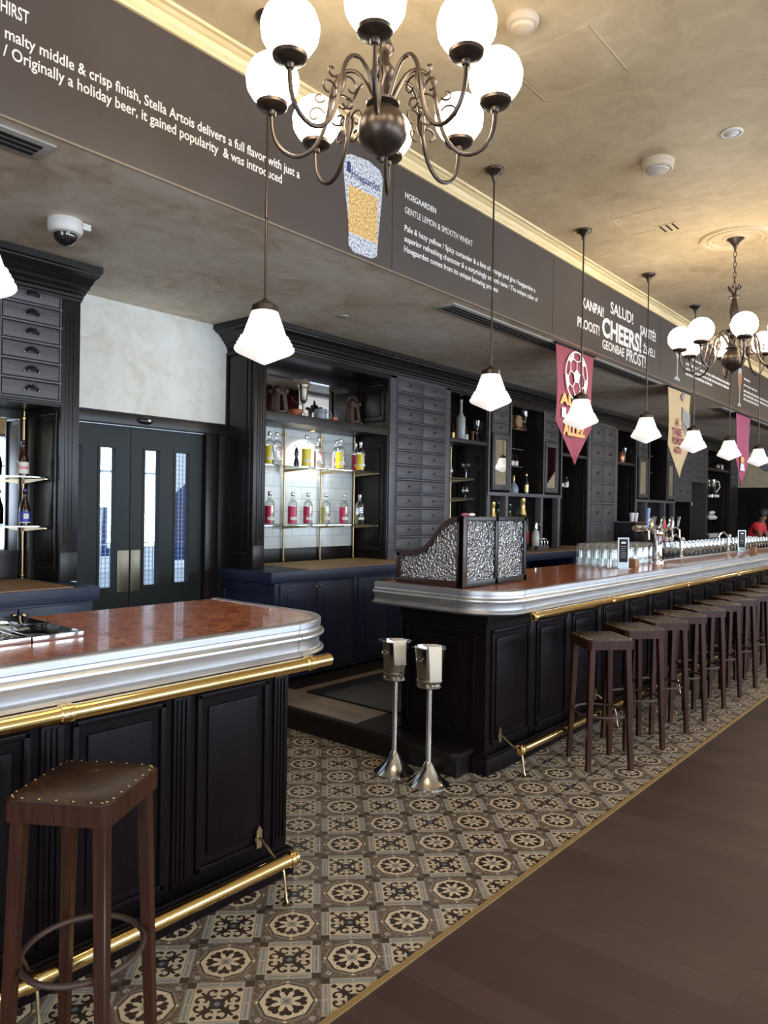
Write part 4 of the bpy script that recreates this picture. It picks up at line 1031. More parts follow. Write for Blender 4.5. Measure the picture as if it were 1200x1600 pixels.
pend = [(1.005, 'pendant lamp cut off by the left edge, in front of the left drawers'), (2.305, 'large pendant lamp hanging above the gap between the bars, near the vodka niche'), (4.31, 'pendant lamp hanging in front of the frosted bottle niche'),
        (5.70, 'pendant lamp hanging in front of the red football banner'), (7.14, 'pendant lamp hanging right of the red football banner'), (8.55, 'pendant lamp covering the right side of the tan banner'),
        (9.94, 'pendant lamp hanging left of the magenta banner'), (11.37, 'last pendant lamp at the right edge, right of the magenta banner')]
for i, (x, lab) in enumerate(pend):
    if i == 0: pp.location = (x, 2.712, 0); pp['label'] = lab; pp['group'] = 'pendant lamps above the bar'
    else: dup(pp, (x, 2.712, 0), None, lab, 'pendant lamps above the bar')
for x, z in [(p[0], 2.40) for p in pend]:
    pass

def chandelier(loc, z0, label, ph):
    t = thing('chandelier', label, 'chandelier', (0, 0, 0), 'globe chandeliers')
    q = mb(); q.lathe([(.0, -.125), (.008, -.12), (.010, -.105), (.016, -.098), (.030, -.088), (.070, -.062), (.090, -.030), (.095, 0), (.090, .030), (.070, .062), (.042, .080), (.040, .086), (.062, .094), (.064, .102), (.040, .110), (.030, .118),
                        (.026, .17), (.036, .185), (.048, .20), (.050, .215), (.036, .235), (.024, .255), (.022, .275), (.034, .285), (.040, .30), (.032, .32), (.026, .335), (.030, .36), (.036, .40), (.030, .45), (.020, .49), (.018, .51), (.045, .52), (.046, .53), (.018, .54), (.010, .56)], (0, 0), 0, 36)
    bd = q.build('body', 'bronze', t)
    q = mb()
    for k in range(6):
        a = k*pi/3; d = Vector((cos(a), sin(a), 0))
        q.tube([d*.010 + Vector((0, 0, .55)), d*.030 + Vector((0, 0, .575)), d*.045 + Vector((0, 0, .60)), d*.050 + Vector((0, 0, .615)), d*.042 + Vector((0, 0, .625))], [.006, .010, .010, .006, .003], 6)
    q.build('leaf_crown', 'bronze', t)
    top = ZC - z0
    q = mb(); z = .60; k = 0
    while z < top - .10:
        L = .055; ax = Vector((1, 0, 0)) if k % 2 else Vector((0, 1, 0))
        q.tube([Vector((0, 0, z+.0275)) + ax*.011*cos(a) + Vector((0, 0, .0275*sin(a))) for a in [2*pi*j/14 for j in range(14)]], .003, 5, True); z += .043; k += 1
    q.build('chain', 'bronze', t)
    q = mb(); q.lathe([(.065, top), (.065, top-.008), (.055, top-.02), (.030, top-.05), (.014, top-.075), (.008, top-.11)], (0, 0), 0, 28); q.build('canopy', 'bronze', t)
    for k in range(8):
        a = ph + k*pi/4; d = Vector((cos(a), sin(a), 0)); Z = Vector((0, 0, 1)); tv = Vector((-sin(a), cos(a), 0))
        ctrl = [(.03, .10), (.055, .155), (.085, .205), (.12, .225), (.155, .215), (.18, .18), (.195, .13), (.205, .07), (.22, .01), (.245, -.045), (.285, -.085), (.33, -.095), (.375, -.075), (.405, -.035), (.418, .02), (.420, .075)]
        fine = []
        for i in range(len(ctrl)-1):
            p0 = ctrl[max(i-1, 0)]; p1 = ctrl[i]; p2 = ctrl[i+1]; p3 = ctrl[min(i+2, len(ctrl)-1)]
            for s_ in (0, .5):
                t2, t3 = s_*s_, s_**3
                fine.append(tuple(.5*((2*p1[j]) + (-p0[j]+p2[j])*s_ + (2*p0[j]-5*p1[j]+4*p2[j]-p3[j])*t2 + (-p0[j]+3*p1[j]-3*p2[j]+p3[j])*t3) for j in (0, 1)))
        fine.append(ctrl[-1])
        q = mb(); q.tube([d*r + Z*z for r, z in fine], .0080, 8)
        arm = q.build('arm', 'bronze', t)
        q = mb()                                                # leafy scrolls round the arm's bend
        def curl(c, r0, s0, turns, sgn, w=.0042):
            pts = []
            for j in range(15):
                u = j/14; aa = s0 + sgn*turns*2*pi*u; rr = r0*(1-.72*u); pts.append(d*(c[0]+rr*cos(aa)) + Z*(c[1]+rr*sin(aa)))
            q.tube(pts, w, 5)
        curl((.155, .10), .042, 0.3, .85, 1); curl((.255, .06), .036, 2.9, .8, -1); curl((.165, .045), .030, -.5, .8, -1); curl((.24, .13), .024, 3.6, .8, 1)
        for s2 in (-1, 1): q.tube([d*.19+Z*.15, d*.195+tv*.014*s2+Z*.12, d*.20+tv*.018*s2+Z*.09, d*.205+tv*.008*s2+Z*.05], [.003, .007, .007, .003], 6)
        q.build('scroll', 'bronze', arm)
        gc = (.42*cos(a), .42*sin(a))
        q = mb(); q.lathe([(.012, .060), (.016, .066), (.016, .078), (.050, .086), (.058, .094), (.060, .106), (.055, .108)], gc, 0, 28); q.build('cup', 'bronze', t)
        q = mb(); R = .100; pr = []
        for j in range(25):
            th = radians(-62) + radians(152)*j/24
            rr = R*cos(th)*(1+.010*sin(th*14)); pr.append((max(rr, 0), .106+.088+R*sin(th)*1.0))
        q.lathe(pr, gc, 0, 28); q.build('globe', 'globe', t, 80)
    t.location = (loc[0], loc[1], z0); return t
ch1 = chandelier((2.105, 1.82), 3.0, 'near chandelier with eight lit white globes, top centre', 3.0)
ch2 = chandelier((6.63, 1.79), 2.876, 'far chandelier with lit white globes hanging from the plaster rose at right', 2.8)
chandelier((-2.0, 1.82), 3.0, 'unseen extra chandelier behind the camera, kept for its light', 3.0)  # extra chandelier out of view, kept for its light
for x in (11.2, 15.7):  # unseen extras, kept for light and reflections in the zinc
    d_o = dup(ch2, (x, 1.79, 2.876), None, 'unseen extra globe chandelier, kept for its light, beyond the right edge of the picture, %s' % ('first' if x < 12 else 'second'), 'globe chandeliers')

# ================================================================ BANNERS
def banner(x0, x1, ztip, mat, label, yb=3.135, xt=None):
    t = thing('banner', label, 'banner', ((x0+x1)/2, yb, ZU), 'banners hanging from the back ceiling')
    xm = xt or (x0+x1)/2; zs = 2.40; w = x1-x0; q = mb(); n = 24; rows = 16; grid = []
    zb = [ZU - (ZU-zs)*i/8 for i in range(9)] + [zs-(zs-ztip)*(i+1)/8 for i in range(8)]
    for i, z in enumerate(zb):
        f = 1 if z >= zs else (z-ztip)/(zs-ztip); f = max(f, .004); pin = .035*w*sin(pi*min(1, (ZU-z)/(ZU-zs)))
        l_, r_2 = xm-(xm-x0-pin)*f, xm+(x1-pin-xm)*f; row = []
        for k in range(n+1):
            u = k/n; x = l_+(r_2-l_)*u; amp = .010*min(1, (ZU-z)/.5)
            row.append((x, yb + amp*sin(u*9+1+z*1.5), z))
        grid.append(row)
    F = [[q.bm.verts.new(p) for p in r] for r in grid]; B = [[q.bm.verts.new((p[0], p[1]+.003, p[2])) for p in r] for r in grid]
    for G in (F, B):
        for i in range(len(G)-1):
            for k in range(n): q.bm.faces.new((G[i][k], G[i][k+1], G[i+1][k+1], G[i+1][k]))
    for i in range(len(F)-1):
        for k in (0, n): q.bm.faces.new((F[i][k], F[i+1][k], B[i+1][k], B[i][k]))
    q.build('cloth', mat, t, 80); mb().box(x0-.01, yb-.012, ZU-.022, x1+.01, yb+.012, ZU-.002, .003).build('top_batten', 'slot', t); return t
YBN = 3.119
b1 = banner(6.06, 6.86, 2.02, 'maroon', 'red pennant banner with a white football above the bar', xt=6.47)
q = mb(); cx, cz, R = 6.46, 2.845, .235
def ring2(q, cx, cz, r0, r1, y, n=40):
    A = [(q.bm.verts.new((cx+r0*cos(2*pi*k/n), y, cz+r0*sin(2*pi*k/n))), q.bm.verts.new((cx+r1*cos(2*pi*k/n), y, cz+r1*sin(2*pi*k/n)))) for k in range(n)]
    for k in range(n): a, b_ = A[k], A[(k+1) % n]; q.bm.faces.new((a[0], b_[0], b_[1], a[1]))
def poly2(q, pts, y): q.prism(pts, 'Y', y-.001, y)
def line2(q, p0, p1, w, y):
    p0, p1 = Vector(p0), Vector(p1); d = (p1-p0).normalized(); n_ = Vector((-d.y, d.x))*w/2; poly2(q, [tuple(p0-n_), tuple(p1-n_), tuple(p1+n_), tuple(p0+n_)], y)
ring2(q, cx, cz, R*.93, R, YBN-.0005)
ang0 = radians(90); pent = [(cx+R*.30*cos(ang0+k*2*pi/5), cz+R*.30*sin(ang0+k*2*pi/5)) for k in range(5)]; poly2(q, pent, YBN)
for k in range(5):
    a = ang0+k*2*pi/5; a2 = a+pi/5; h1 = (cx+R*.58*cos(a), cz+R*.58*sin(a)); line2(q, pent[k], h1, .012, YBN)
    for s in (-1, 1):
        e = (cx+R*.72*cos(a+s*.42), cz+R*.72*sin(a+s*.42)); line2(q, h1, e, .012, YBN)
    c = [(cx+R*.72*cos(a2-.21), cz+R*.72*sin(a2-.21)), (cx+R*.96*cos(a2-.34), cz+R*.96*sin(a2-.34)), (cx+R*.96*cos(a2+.34), cz+R*.96*sin(a2+.34)), (cx+R*.72*cos(a2+.21), cz+R*.72*sin(a2+.21))]
    poly2(q, c, YBN)
q.build('football_emblem', 'white', b1)
textmesh('ALLEZ', 6.13, 6.78, 2.555, 2.66, YBN, 'bannerorange', b1, 'lettering', .001, bold=.05)
textmesh('LES', 6.17, 6.76, 2.435, 2.53, YBN, 'white', b1, 'lettering', .001, bold=.05)
textmesh('ALLEZ', 6.20, 6.66, 2.28, 2.405, YBN, 'bannerorange', b1, 'lettering', .001, bold=.05)
b2 = banner(8.93, 9.75, 2.02, 'tan', 'tan pennant banner with maroon words, partly behind a pendant lamp', xt=9.36)
q = mb(); q.prism([(9.40, 2.72), (9.68, 2.60), (9.70, 2.83), (9.52, 2.86), (9.40, 2.90)], 'Y', YBN-.001, YBN); q.prism([(9.42, 2.70), (9.60, 2.585), (9.74, 2.60), (9.70, 2.57), (9.55, 2.555), (9.40, 2.66)], 'Y', YBN-.001, YBN); q.prism([(9.34, 3.02), (9.42, 2.96), (9.50, 3.07), (9.44, 3.085)], 'Y', YBN-.001, YBN)
q.build('printed_shape', 'bannergrey', b2)
for tx, a, b_, c, d in (('A', 9.20, 9.30, 2.64, 2.75), ('THE', 9.08, 9.40, 2.525, 2.62), ('FOOT', 9.10, 9.54, 2.42, 2.51), ('ACT', 9.16, 9.42, 2.31, 2.40)):
    textmesh(tx, a, b_, c, d, YBN, 'maroon', b2, 'lettering', .001, bold=.05)
b3 = banner(11.82, 12.62, 2.02, 'magenta', 'magenta pennant banner with a beer glass print at the far right', xt=12.15)
mb().box(12.06, YBN-.001, 2.36, 12.24, YBN, 2.45).build('printed_foam', 'bannerorange', b3)
mb().prism([(12.02, 2.24), (12.28, 2.24), (12.23, 2.35), (12.06, 2.35)], 'Y', YBN-.001, YBN).build('printed_glass', 'white', b3)

# ================================================================ BOTTLES AND SHELF GOODS
def arc(q, x, y, r, a0, a1, z0, z1, n=10, r1=None):
    r1 = r1 or r; A = []
    for k in range(n+1):
        a = radians(a0+(a1-a0)*k/n); A.append((q.bm.verts.new((x+r*cos(a), y+r*sin(a), z0)), q.bm.verts.new((x+r1*cos(a), y+r1*sin(a), z1))))
    for k in range(n): q.bm.faces.new((A[k][0], A[k+1][0], A[k+1][1], A[k][1]))
GB = 'vodka bottles on the glass shelves'
def vodka(x, y, z, style, label):
    t = thing('vodka_bottle', label, 'bottle', (x, y, z), GB)
    q = mb(); q.lathe([(.0, .0), (.040, .0), (.043, .006), (.043, .186), (.040, .202), (.030, .216), (.017, .226), (.0145, .235), (.0145, .262)], (x, y), z, 28, caps=False); q.build('glass_body', 'glass', t)
    q = mb(); q.lathe([(.0155, .258), (.0165, .260), (.0165, .292), (.015, .296), (0, .296)], (x, y), z, 20); q.build('cap', 'steel', t)
    col, a0, a1 = {'yellow': ('yellow', 130, 262), 'pink': ('pink', 130, 250), 'pinkfull': ('pink', 130, 285), 'pale': ('palepink', 150, 190), 'lime': ('lime', 130, 225), 'black': ('yellow', 130, 168), 'yellowfull': ('yellow', 125, 300)}[style]
    q = mb(); arc(q, x, y, .0436, a0, a1, z+.012, z+.168 if style != 'black' else z+.12); q.build('colour_print', col, t)
    q = mb(); arc(q, x, y, .0442, 205, 300, z+.045, z+.072); q.build('label', 'label', t)
    if style in ('black', 'lime', 'yellow', 'pale'):
        q = mb()
        for k in range(5): arc(q, x, y, .0440, 245, 292-4*(k % 2), z+.155-.016*k, z+.163-.016*k, 6)
        q.build('print_lines', 'black' if style == 'black' else ('pink' if style == 'pale' else 'greymug'), t)
vodka(4.325, 5.00, 1.945, 'yellow', 'yellow-print vodka bottle, leftmost on the upper glass shelf')
vodka(4.412, 5.00, 1.945, 'pale', 'clear vodka bottle with pale pink print, second on the upper glass shelf')
vodka(4.728, 4.95, 1.945, 'yellowfull', 'vodka bottle with broad yellow print beside the dark figurine, upper shelf')
vodka(4.955, 5.02, 1.945, 'pale', 'clear pink-print vodka bottle left of the middle brass rod, upper shelf')
vodka(5.183, 4.95, 1.945, 'yellow', 'yellow-print vodka bottle between the middle and right brass rods')
vodka(5.476, 4.95, 1.945, 'yellow', 'yellow-print vodka bottle at the right end of the upper glass shelf')
vodka(5.545, 5.08, 1.945, 'pink', 'red-print vodka bottle hidden behind the rightmost yellow one, upper shelf')
vodka(5.26, 5.08, 1.945, 'pale', 'clear vodka bottle half behind the yellow one, upper shelf right')
vodka(4.294, 4.95, 1.415, 'pink', 'raspberry vodka bottle cut by the cabinet edge, leftmost on the lower shelf')
vodka(4.566, 4.95, 1.415, 'pinkfull', 'raspberry vodka bottle with broad red print, second on the lower shelf')
vodka(4.759, 4.95, 1.415, 'pink', 'raspberry vodka bottle, third from left on the lower shelf')
vodka(4.990, 4.95, 1.415, 'lime', 'pale lime vodka bottle beside the middle rod, lower shelf')
vodka(5.240, 4.95, 1.415, 'pink', 'raspberry vodka bottle right of the lime one, lower shelf')
vodka(5.473, 4.95, 1.415, 'black', 'clear vodka bottle with black print at the right end of the lower shelf')
t = thing('figurine', 'small black figurine with a ring on top, left of the broad yellow bottle', 'figurine', (4.67, 5.02, 1.945))
q = mb(); q.lathe([(.022, 0), (.026, .03), (.018, .07), (.012, .09), (.020, .12), (.015, .165), (.006, .18)], (4.67, 5.02), 1.945, 16); q.build('body', 'black', t)
q = mb(); q.tube([(4.67+.014*cos(a)*.7, 5.02-.014*cos(a)*.7, 2.142+.016*sin(a)) for a in [2*pi*k/16 for k in range(16)]], .003, 6, True); q.build('ring', 'iron', t)

def iron_stand(x, y, z, label, s=1):
    t = thing('iron_ornament', label, 'ornament', (x, y, z), 'rusty iron ornaments')
    for k in range(7):
        a = 2*pi*k/7+.3; q = mb(); d = Vector((cos(a), sin(a), 0)); tv = Vector((-sin(a), cos(a), 0)); c = Vector((x, y, z)); w = .016*s
        P = [(.075, 0), (.066, .06), (.056, .13), (.046, .19)]; prev = None
        for r, h in P:
            ring = [q.bm.verts.new(c + d*(r*s+e) + tv*w*u_ + Vector((0, 0, h*s))) for u_, e in ((-1, 0), (1, 0), (1, .010), (-1, .010))]
            if prev:
                for j in range(4): q.bm.faces.new((prev[j], prev[(j+1) % 4], ring[(j+1) % 4], ring[j]))
            else: q.bm.faces.new(ring)
            prev = ring
        q.bm.faces.new(prev); q.build('slat', 'iron', t)
    q = mb(); q.lathe([(.070*s, .02*s), (.086*s, .02*s), (.086*s, .035*s), (.070*s, .035*s)], (x, y), z, 20); q.build('hoop', 'iron', t); q = mb()
    q.lathe([(.045*s, .175*s), (.066*s, .17*s), (.066*s, .19*s), (.058*s, .205*s), (.040*s, .205*s)], (x, y), z, 20); q.build('hoop', 'iron', t)
    q = mb()
    for k in range(5):
        a = 2*pi*k/5; q.lathe([(.018*s, .185*s), (.022*s, .195*s), (.018*s, .212*s)], (x+.07*s*cos(a), y+.07*s*sin(a)), z, 10); q.lathe([(.020*s, 0), (.024*s, .02*s), (.014*s, .03*s)], (x+.088*s*cos(a), y+.088*s*sin(a)), z, 10)
    q.build('knobs', 'iron', t)
    q = mb(); q.tube([(x+.052*s*cos(a)*.8, y-.052*s*cos(a)*.6, z+.235*s+.042*s*sin(a)+.004*sin(9*a)) for a in [2*pi*k/28 for k in range(28)]], .0045, 6, True); q.tube([(x+.045*s*cos(a)*.8, y-.045*s*cos(a)*.6+.01, z+.228*s+.038*s*sin(a)) for a in [2*pi*k/28 for k in range(28)]], .004, 6, True)
    q.lathe([(.036*s, .205*s), (.044*s, .22*s), (.030*s, .235*s)], (x, y), z, 14); q.build('wire_loop', 'iron', t)
iron_stand(4.428, 5.0, 2.392, 'tall rusty iron ornament with wire loop, left on the top shelf', 1.08)
iron_stand(5.355, 4.96, 2.392, 'rusty iron ornament with wire loop at the right of the top shelf', 1.02)
x, y, z = 4.660, 4.93, 2.392
t = thing('grain_mill', 'old metal mill with a slanted hopper mouth on the top shelf', 'mill', (x, y, z))
q = mb(); q.lathe([(.030, 0), (.030, .04), (.022, .045)], (x, y), z, 24); q.build('foot', 'steel', t)
q = mb(); q.lathe([(.010, .04), (.010, .13), (.024, .14), (.036, .165), (.042, .26), (.042, .27), (.050, .275), (.052, .30), (.046, .302)], (x, y), z, 28); q.build('hopper', plain('dull_pewter', (.25, .22, .18), .35, .9), t)
q = mb(); q.prism([(-.045, 0), (.045, 0), (.040, .02), (-.012, .062), (-.036, .055)], 'Y', -.03, .03)
for v in q.bm.verts: v.co = Vector((x+v.co.x*.75-v.co.y*.6, y-v.co.x*.55+v.co.y*.75, z+.298+v.co.z))
q.build('slanted_mouth', plain('dark_pewter', (.10, .085, .07), .4, .9), t)
q = mb(); q.tube([(x-.01, y, z+.12), (x-.05, y+.04, z+.135), (x-.075, y+.06, z+.16), (x-.08, y+.065, z+.19)], .005, 6); q.build('crank', 'iron', t)
q = mb(); q.lathe([(.065, 0), (.072, .01), (.068, .07), (.075, .085), (.068, .088)], (4.70, 5.06), 2.392, 24); o = q.build('enamel_pot', 'orange'); tag(o, 'low orange enamel pot behind the metal mill', 'pot')
t = thing('enamel_mug', 'grey-blue enamel mug on the top shelf between the two iron ornaments', 'mug', (4.885, 4.93, 2.392))
q = mb(); q.lathe([(.054, 0), (.056, .004), (.056, .062), (.060, .064), (.058, .070), (.058, .098), (.061, .102), (.055, .102), (.052, .01)], (4.885, 4.93), 2.392, 32); q.build('cup', 'greymug', t)
q = mb(); q.tube([(4.925, 4.89, 2.47), (4.955, 4.87, 2.47), (4.965, 4.865, 2.44), (4.95, 4.875, 2.415), (4.925, 4.89, 2.412)], .005, 6); q.build('handle', 'greymug', t)
q = mb(); q.lathe([(.030, 0), (.032, .02), (.036, .024), (.036, .044), (0, .046)], (5.066, 4.93), 2.392, 20); tag(q.build('small_pot', 'orange'), 'tiny orange lidded pot right of the grey mug', 'pot')
# bottles of the left niche
def beer(x, y, z, label, name, capmat, mat, lab, h=.24):
    t = thing('beer_bottle', label, 'bottle', (x, y, z), 'beer bottles in the left niche'); s = h/.24
    q = mb(); q.lathe([(.030, 0), (.034, .004), (.035, .10), (.034, .115), (.026, .145), (.016, .175), (.0135, .195), (.0135, .218), (.0155, .222), (.0155, .232)], (x, y), z, 28); q.build('glass_body', mat, t)
    q = mb(); q.lathe([(.0145, .230), (.0160, .232), (.0155, .242), (0, .244)], (x, y), z, 18); q.build('cap', capmat, t)
    q = mb(); arc(q, x, y, .0356, 160, 320, z+.018, z+.095, 14); lb_ = q.build('label', lab, t); return t, lb_
t, l_ = beer(2.20, 5.02, 1.752, 'brown beer bottle with white Duvel label on the upper glass shelf at left', 'a', 'slot', 'brownbottle', 'label')
def curved_text(body, x, y, r, z0, z1, a0, a1, mat, parent, bold=.02):
    o = textmesh(body, 0, 1, z0, z1, 0, mat, parent, 'lettering', .0004, bold=bold)
    w = parent.location if parent.parent is None else parent.parent.location + parent.location
    for v in o.data.vertices:
        p = v.co + w; a = radians(a0 + (a1-a0)*p.x); rr = r - p.y
        v.co = Vector((x+rr*cos(a), y+rr*sin(a), p.z)) - w
    return o
curved_text('Duvel', 2.20, 5.02, .0358, 1.800, 1.826, 188, 300, 'red', t)
t, l_ = beer(2.215, 5.02, 1.425, 'brown beer bottle with blue label on the lower glass shelf at left', 'b', 'blue', 'brownbottle', 'blue')
q = mb(); arc(q, 2.215, 5.02, .0360, 235, 290, 1.470, 1.505); arc(q, 2.215, 5.02, .0360, 160, 320, 1.443, 1.450); q.build('shield', 'label', t)

# second niche
x, y, z = 7.227, 4.95, 2.392
o = mb().lathe([(.050, 0), (.055, .008), (.055, .25), (.050, .275), (.030, .30), (.019, .325), (.017, .45), (.020, .452), (.020, .48), (0, .482)], (x, y), z, 28).build('tall_bottle', plain('frosted_bottle', (.38, .40, .38), .25)); tag(o, 'tall grey frosted bottle on the shelf right of the small drawers', 'bottle')
def small_bottle(x, y, z, h, r, label, group, body='brownbottle', cap='slot', lab='label', name='small_bottle'):
    t = thing(name, label, 'bottle', (x, y, z), group)
    q = mb(); q.lathe([(r*.9, 0), (r, .004), (r, h*.55), (r*.8, h*.66), (r*.42, h*.78), (r*.40, h*.93)], (x, y), z, 18); q.build('glass_body', body, t)
    q = mb(); q.lathe([(r*.46, h*.92), (r*.48, h), (0, h)], (x, y), z, 14); q.build('cap', cap, t)
    q = mb(); arc(q, x, y, r+.0006, 150, 320, z+h*.10, z+h*.46, 10); q.build('label', lab, t); return t
small_bottle(7.135, 5.0, z, .19, .027, 'brown bottle with cream label left of the frosted bottle', 'small bottles beside the frosted bottle', lab='gold')
small_bottle(7.373, 4.97, z, .18, .026, 'brown bottle with cream label right of the frosted bottle', 'small bottles beside the frosted bottle', lab='label')
HG = [(.036, 0), (.040, .004), (.036, .02), (.030, .05), (.014, .085), (.010, .10), (.016, .12), (.030, .155), (.040, .21), (.045, .262), (.042, .262), (.012, .13)]
def hourglass(x, y, z, label, rot=0):
    t = thing('stemmed_glass_stand', label, 'glass', (x, y, z), 'waisted glasses in copper stands')
    q = mb(); q.lathe(HG, (x, y), z, 20, caps=False); q.build('glass', 'glass', t)
    q = mb(); q.box(x-.10, y-.012, z, x-.08, y+.012, z+.12).box(x-.12, y-.014, z+.115, x+.03, y+.014, z+.125).box(x-.12, y-.02, z, x+.02, y+.02, z+.006); q.build('stand', 'copper', t)
hourglass(7.54, 4.93, 2.392, 'waisted glass in a copper stand on the shelf right of the frosted bottle')
def prof_glass(name, label, x, y, z, prof, mat='glass', group=None, cat='glass'):
    o = mb().lathe(prof, (x, y), z, 24, caps=False).build(name, mat); tag(o, label, cat, group); return o
MARG = [(.036, 0), (.034, .004), (.006, .012), (.005, .09), (.020, .105), (.024, .125), (.052, .145), (.057, .178), (.055, .178), (.048, .150)]
SNIF = [(.030, 0), (.028, .003), (.005, .010), (.004, .035), (.020, .045), (.040, .07), (.045, .09), (.036, .125), (.031, .140), (.030, .139)]
prof_glass('margarita_glass', 'wide margarita glass at the right of the upper glass shelf beside the brass rod', 7.43, 5.0, 1.95, MARG)
prof_glass('snifter_glass', 'round snifter glass at the right of the lower glass shelf beside the brass rod', 7.42, 5.0, 1.715, SNIF)
prof_glass('wine_glass', 'stemmed glass behind the brass rod on the upper glass shelf', 7.26, 5.12, 1.95, SNIF)
prof_glass('snifter_glass', 'snifter glass against the white tiles on the lower glass shelf', 7.18, 5.12, 1.715, SNIF)
# bay between the mirrored doors
t = thing('barrel', 'little wooden barrel on the top shelf of the bay between the mirrored doors', 'barrel', (8.56, 5.02, 2.645))
q = mb(); q.lathe([(.075, -.09), (.085, -.05), (.095, 0), (.085, .05), (.075, .09)], (8.56, 2.75), 5.02, 28, ax='Y'); q.build('staves', wood('barrel_oak', (.30, .17, .08), (.42, .26, .13), .5, 'Y'), t)
q = mb()
for h in (-.06, .06): q.lathe([(.086, h-.010), (.090, h-.010), (.090, h+.010), (.086, h+.010)], (8.56, 2.75), 5.02, 28, ax='Y')
q.build('hoops', 'iron', t); mb().box(8.50, 4.95, 2.645, 8.62, 5.09, 2.665).build('cradle', 'copper', t)
hourglass(8.74, 4.96, 2.645, 'waisted glass with stand beside the little barrel')
for i, x in enumerate((8.30, 8.40, 8.50, 8.60)):
    small_bottle(x, 5.0, 2.155, .16, .030, 'dark jar with pale label, %s of the four between the mirrored doors' % ('leftmost', 'second from left', 'third from left', 'rightmost')[i], 'four dark jars on the glass shelf', name='jar')
t = thing('decanter', 'patterned decanter with gold neck on the rail between the mirrored doors', 'decanter', (8.43, 4.93, 1.80))
q = mb(); q.lathe([(.050, 0), (.060, .01), (.066, .045), (.056, .09), (.030, .125), (.016, .145), (.014, .175)], (8.43, 4.93), 1.80, 24); q.build('body', 'greymug', t)
q = mb(); q.lathe([(.015, .165), (.017, .215), (.024, .232), (0, .235)], (8.43, 4.93), 1.80, 18); q.build('neck', 'gold', t)
small_bottle(8.76, 4.93, 1.80, .265, .034, 'dark bottle with gold neck right of the decanter', None, 'black', 'gold', 'gold', 'spirit_bottle')
# lower opening
def wine(x, y, z, h, label, body, foil, lab, group='bottles on the back counter'):
    t = thing('champagne_bottle', label, 'bottle', (x, y, z), group); s = h/.32; r = .042*s
    q = mb(); q.lathe([(r*.95, 0), (r, .006), (r, .16*s), (r*.85, .19*s), (r*.45, .235*s), (r*.34, .26*s), (r*.34, .30*s)], (x, y), z, 24); q.build('glass_body', body, t)
    q = mb(); q.lathe([(r*.62, .215*s), (r*.40, .255*s), (r*.37, .29*s), (r*.44, .295*s), (r*.42, .318*s), (0, .32*s)], (x, y), z, 20); q.build('foil', foil, t)
    q = mb(); arc(q, x, y, r+.001, 150, 320, z+.05*s, z+.12*s); q.build('label', lab, t); return t
wine(8.62, 4.90, CZ+.006, .68, 'huge champagne bottle with gold foil neck on the back counter', 'greenglass', 'gold', 'red')
wine(7.93, 4.93, CZ+.006, .62, 'large bottle with gold foil behind the right pane of the glazed screen', 'gold', 'gold', 'gold')
wine(8.10, 4.97, CZ+.006, .62, 'dark green bottle with pale label left of the slim post', 'greenglass', 'greenglass', 'label')
wine(8.36, 4.95, CZ+.006, .60, 'dark green bottle with pale label right of the slim post', 'greenglass', 'greenglass', 'label')
t = thing('soda_siphon', 'glass soda siphon with silver head on the back counter', 'siphon', (8.62, 4.70, CZ+.006))
q = mb(); q.lathe([(.045, 0), (.05, .01), (.05, .20), (.035, .25), (.02, .27)], (8.62, 4.70), CZ+.006, 24); q.build('body', plain('siphon_glass', (.50, .50, .46), .2), t)
q = mb(); q.lathe([(.022, .265), (.025, .30), (.018, .34), (.022, .37), (0, .375)], (8.62, 4.70), CZ+.006, 18); q.tube([(8.62, 4.70, 1.40), (8.66, 4.66, 1.40), (8.67, 4.65, 1.35)], .007); q.build('head', 'chrome', t)
t = thing('ring_stand', 'group of polished steel rings beside the soda siphon', 'bar tool', (8.80, 4.72, CZ+.006))
for k in range(3):
    q = mb(); q.tube([(8.78+.04*k+.03*cos(a), 4.74-.02*k-.03*cos(a), CZ+.09+.065*sin(a)) for a in [2*pi*j/24 for j in range(24)]], .007, 8, True); q.build('ring', 'steel', t)
t = mb().box(8.50, 4.60, CZ+.006, 8.80, 4.66, CZ+.07, .004).build('counter_box', 'drawer'); tag(t, 'low dark box in front of the soda siphon', 'box')
small_bottle(10.08, 5.0, 1.93, .165, .030, 'clear bottle with white label on a shelf right of the red banner tip', 'bottles right of the red banner', 'glass'); small_bottle(10.00, 5.03, 1.93, .12, .026, 'short dark bottle left of the clear labelled bottle', 'bottles right of the red banner')
small_bottle(9.86, 5.0, 1.93, .09, .024, 'tiny bottle beside the post right of the red banner', 'bottles right of the red banner')
t = mb().lathe([(.05, 0), (.065, .06), (.07, .10), (.06, .16), (.045, .19)], (11.95, 4.95), 2.392, 20).build('barrel_jar', 'copper'); tag(t, 'brown barrel-shaped jar on the shelf behind the fourth pendant lamp', 'jar')
hourglass(12.08, 4.95, 2.392, 'waisted glass beside the brown barrel-shaped jar')
for i, (x, z) in enumerate(((11.75, 1.98), (11.72, 1.70), (11.70, 1.455))):
    prof_glass('snifter_glass', 'snifter glass on the %s glass shelf right of the square drawers' % ('top', 'middle', 'bottom')[i], x, 4.98, z, SNIF)
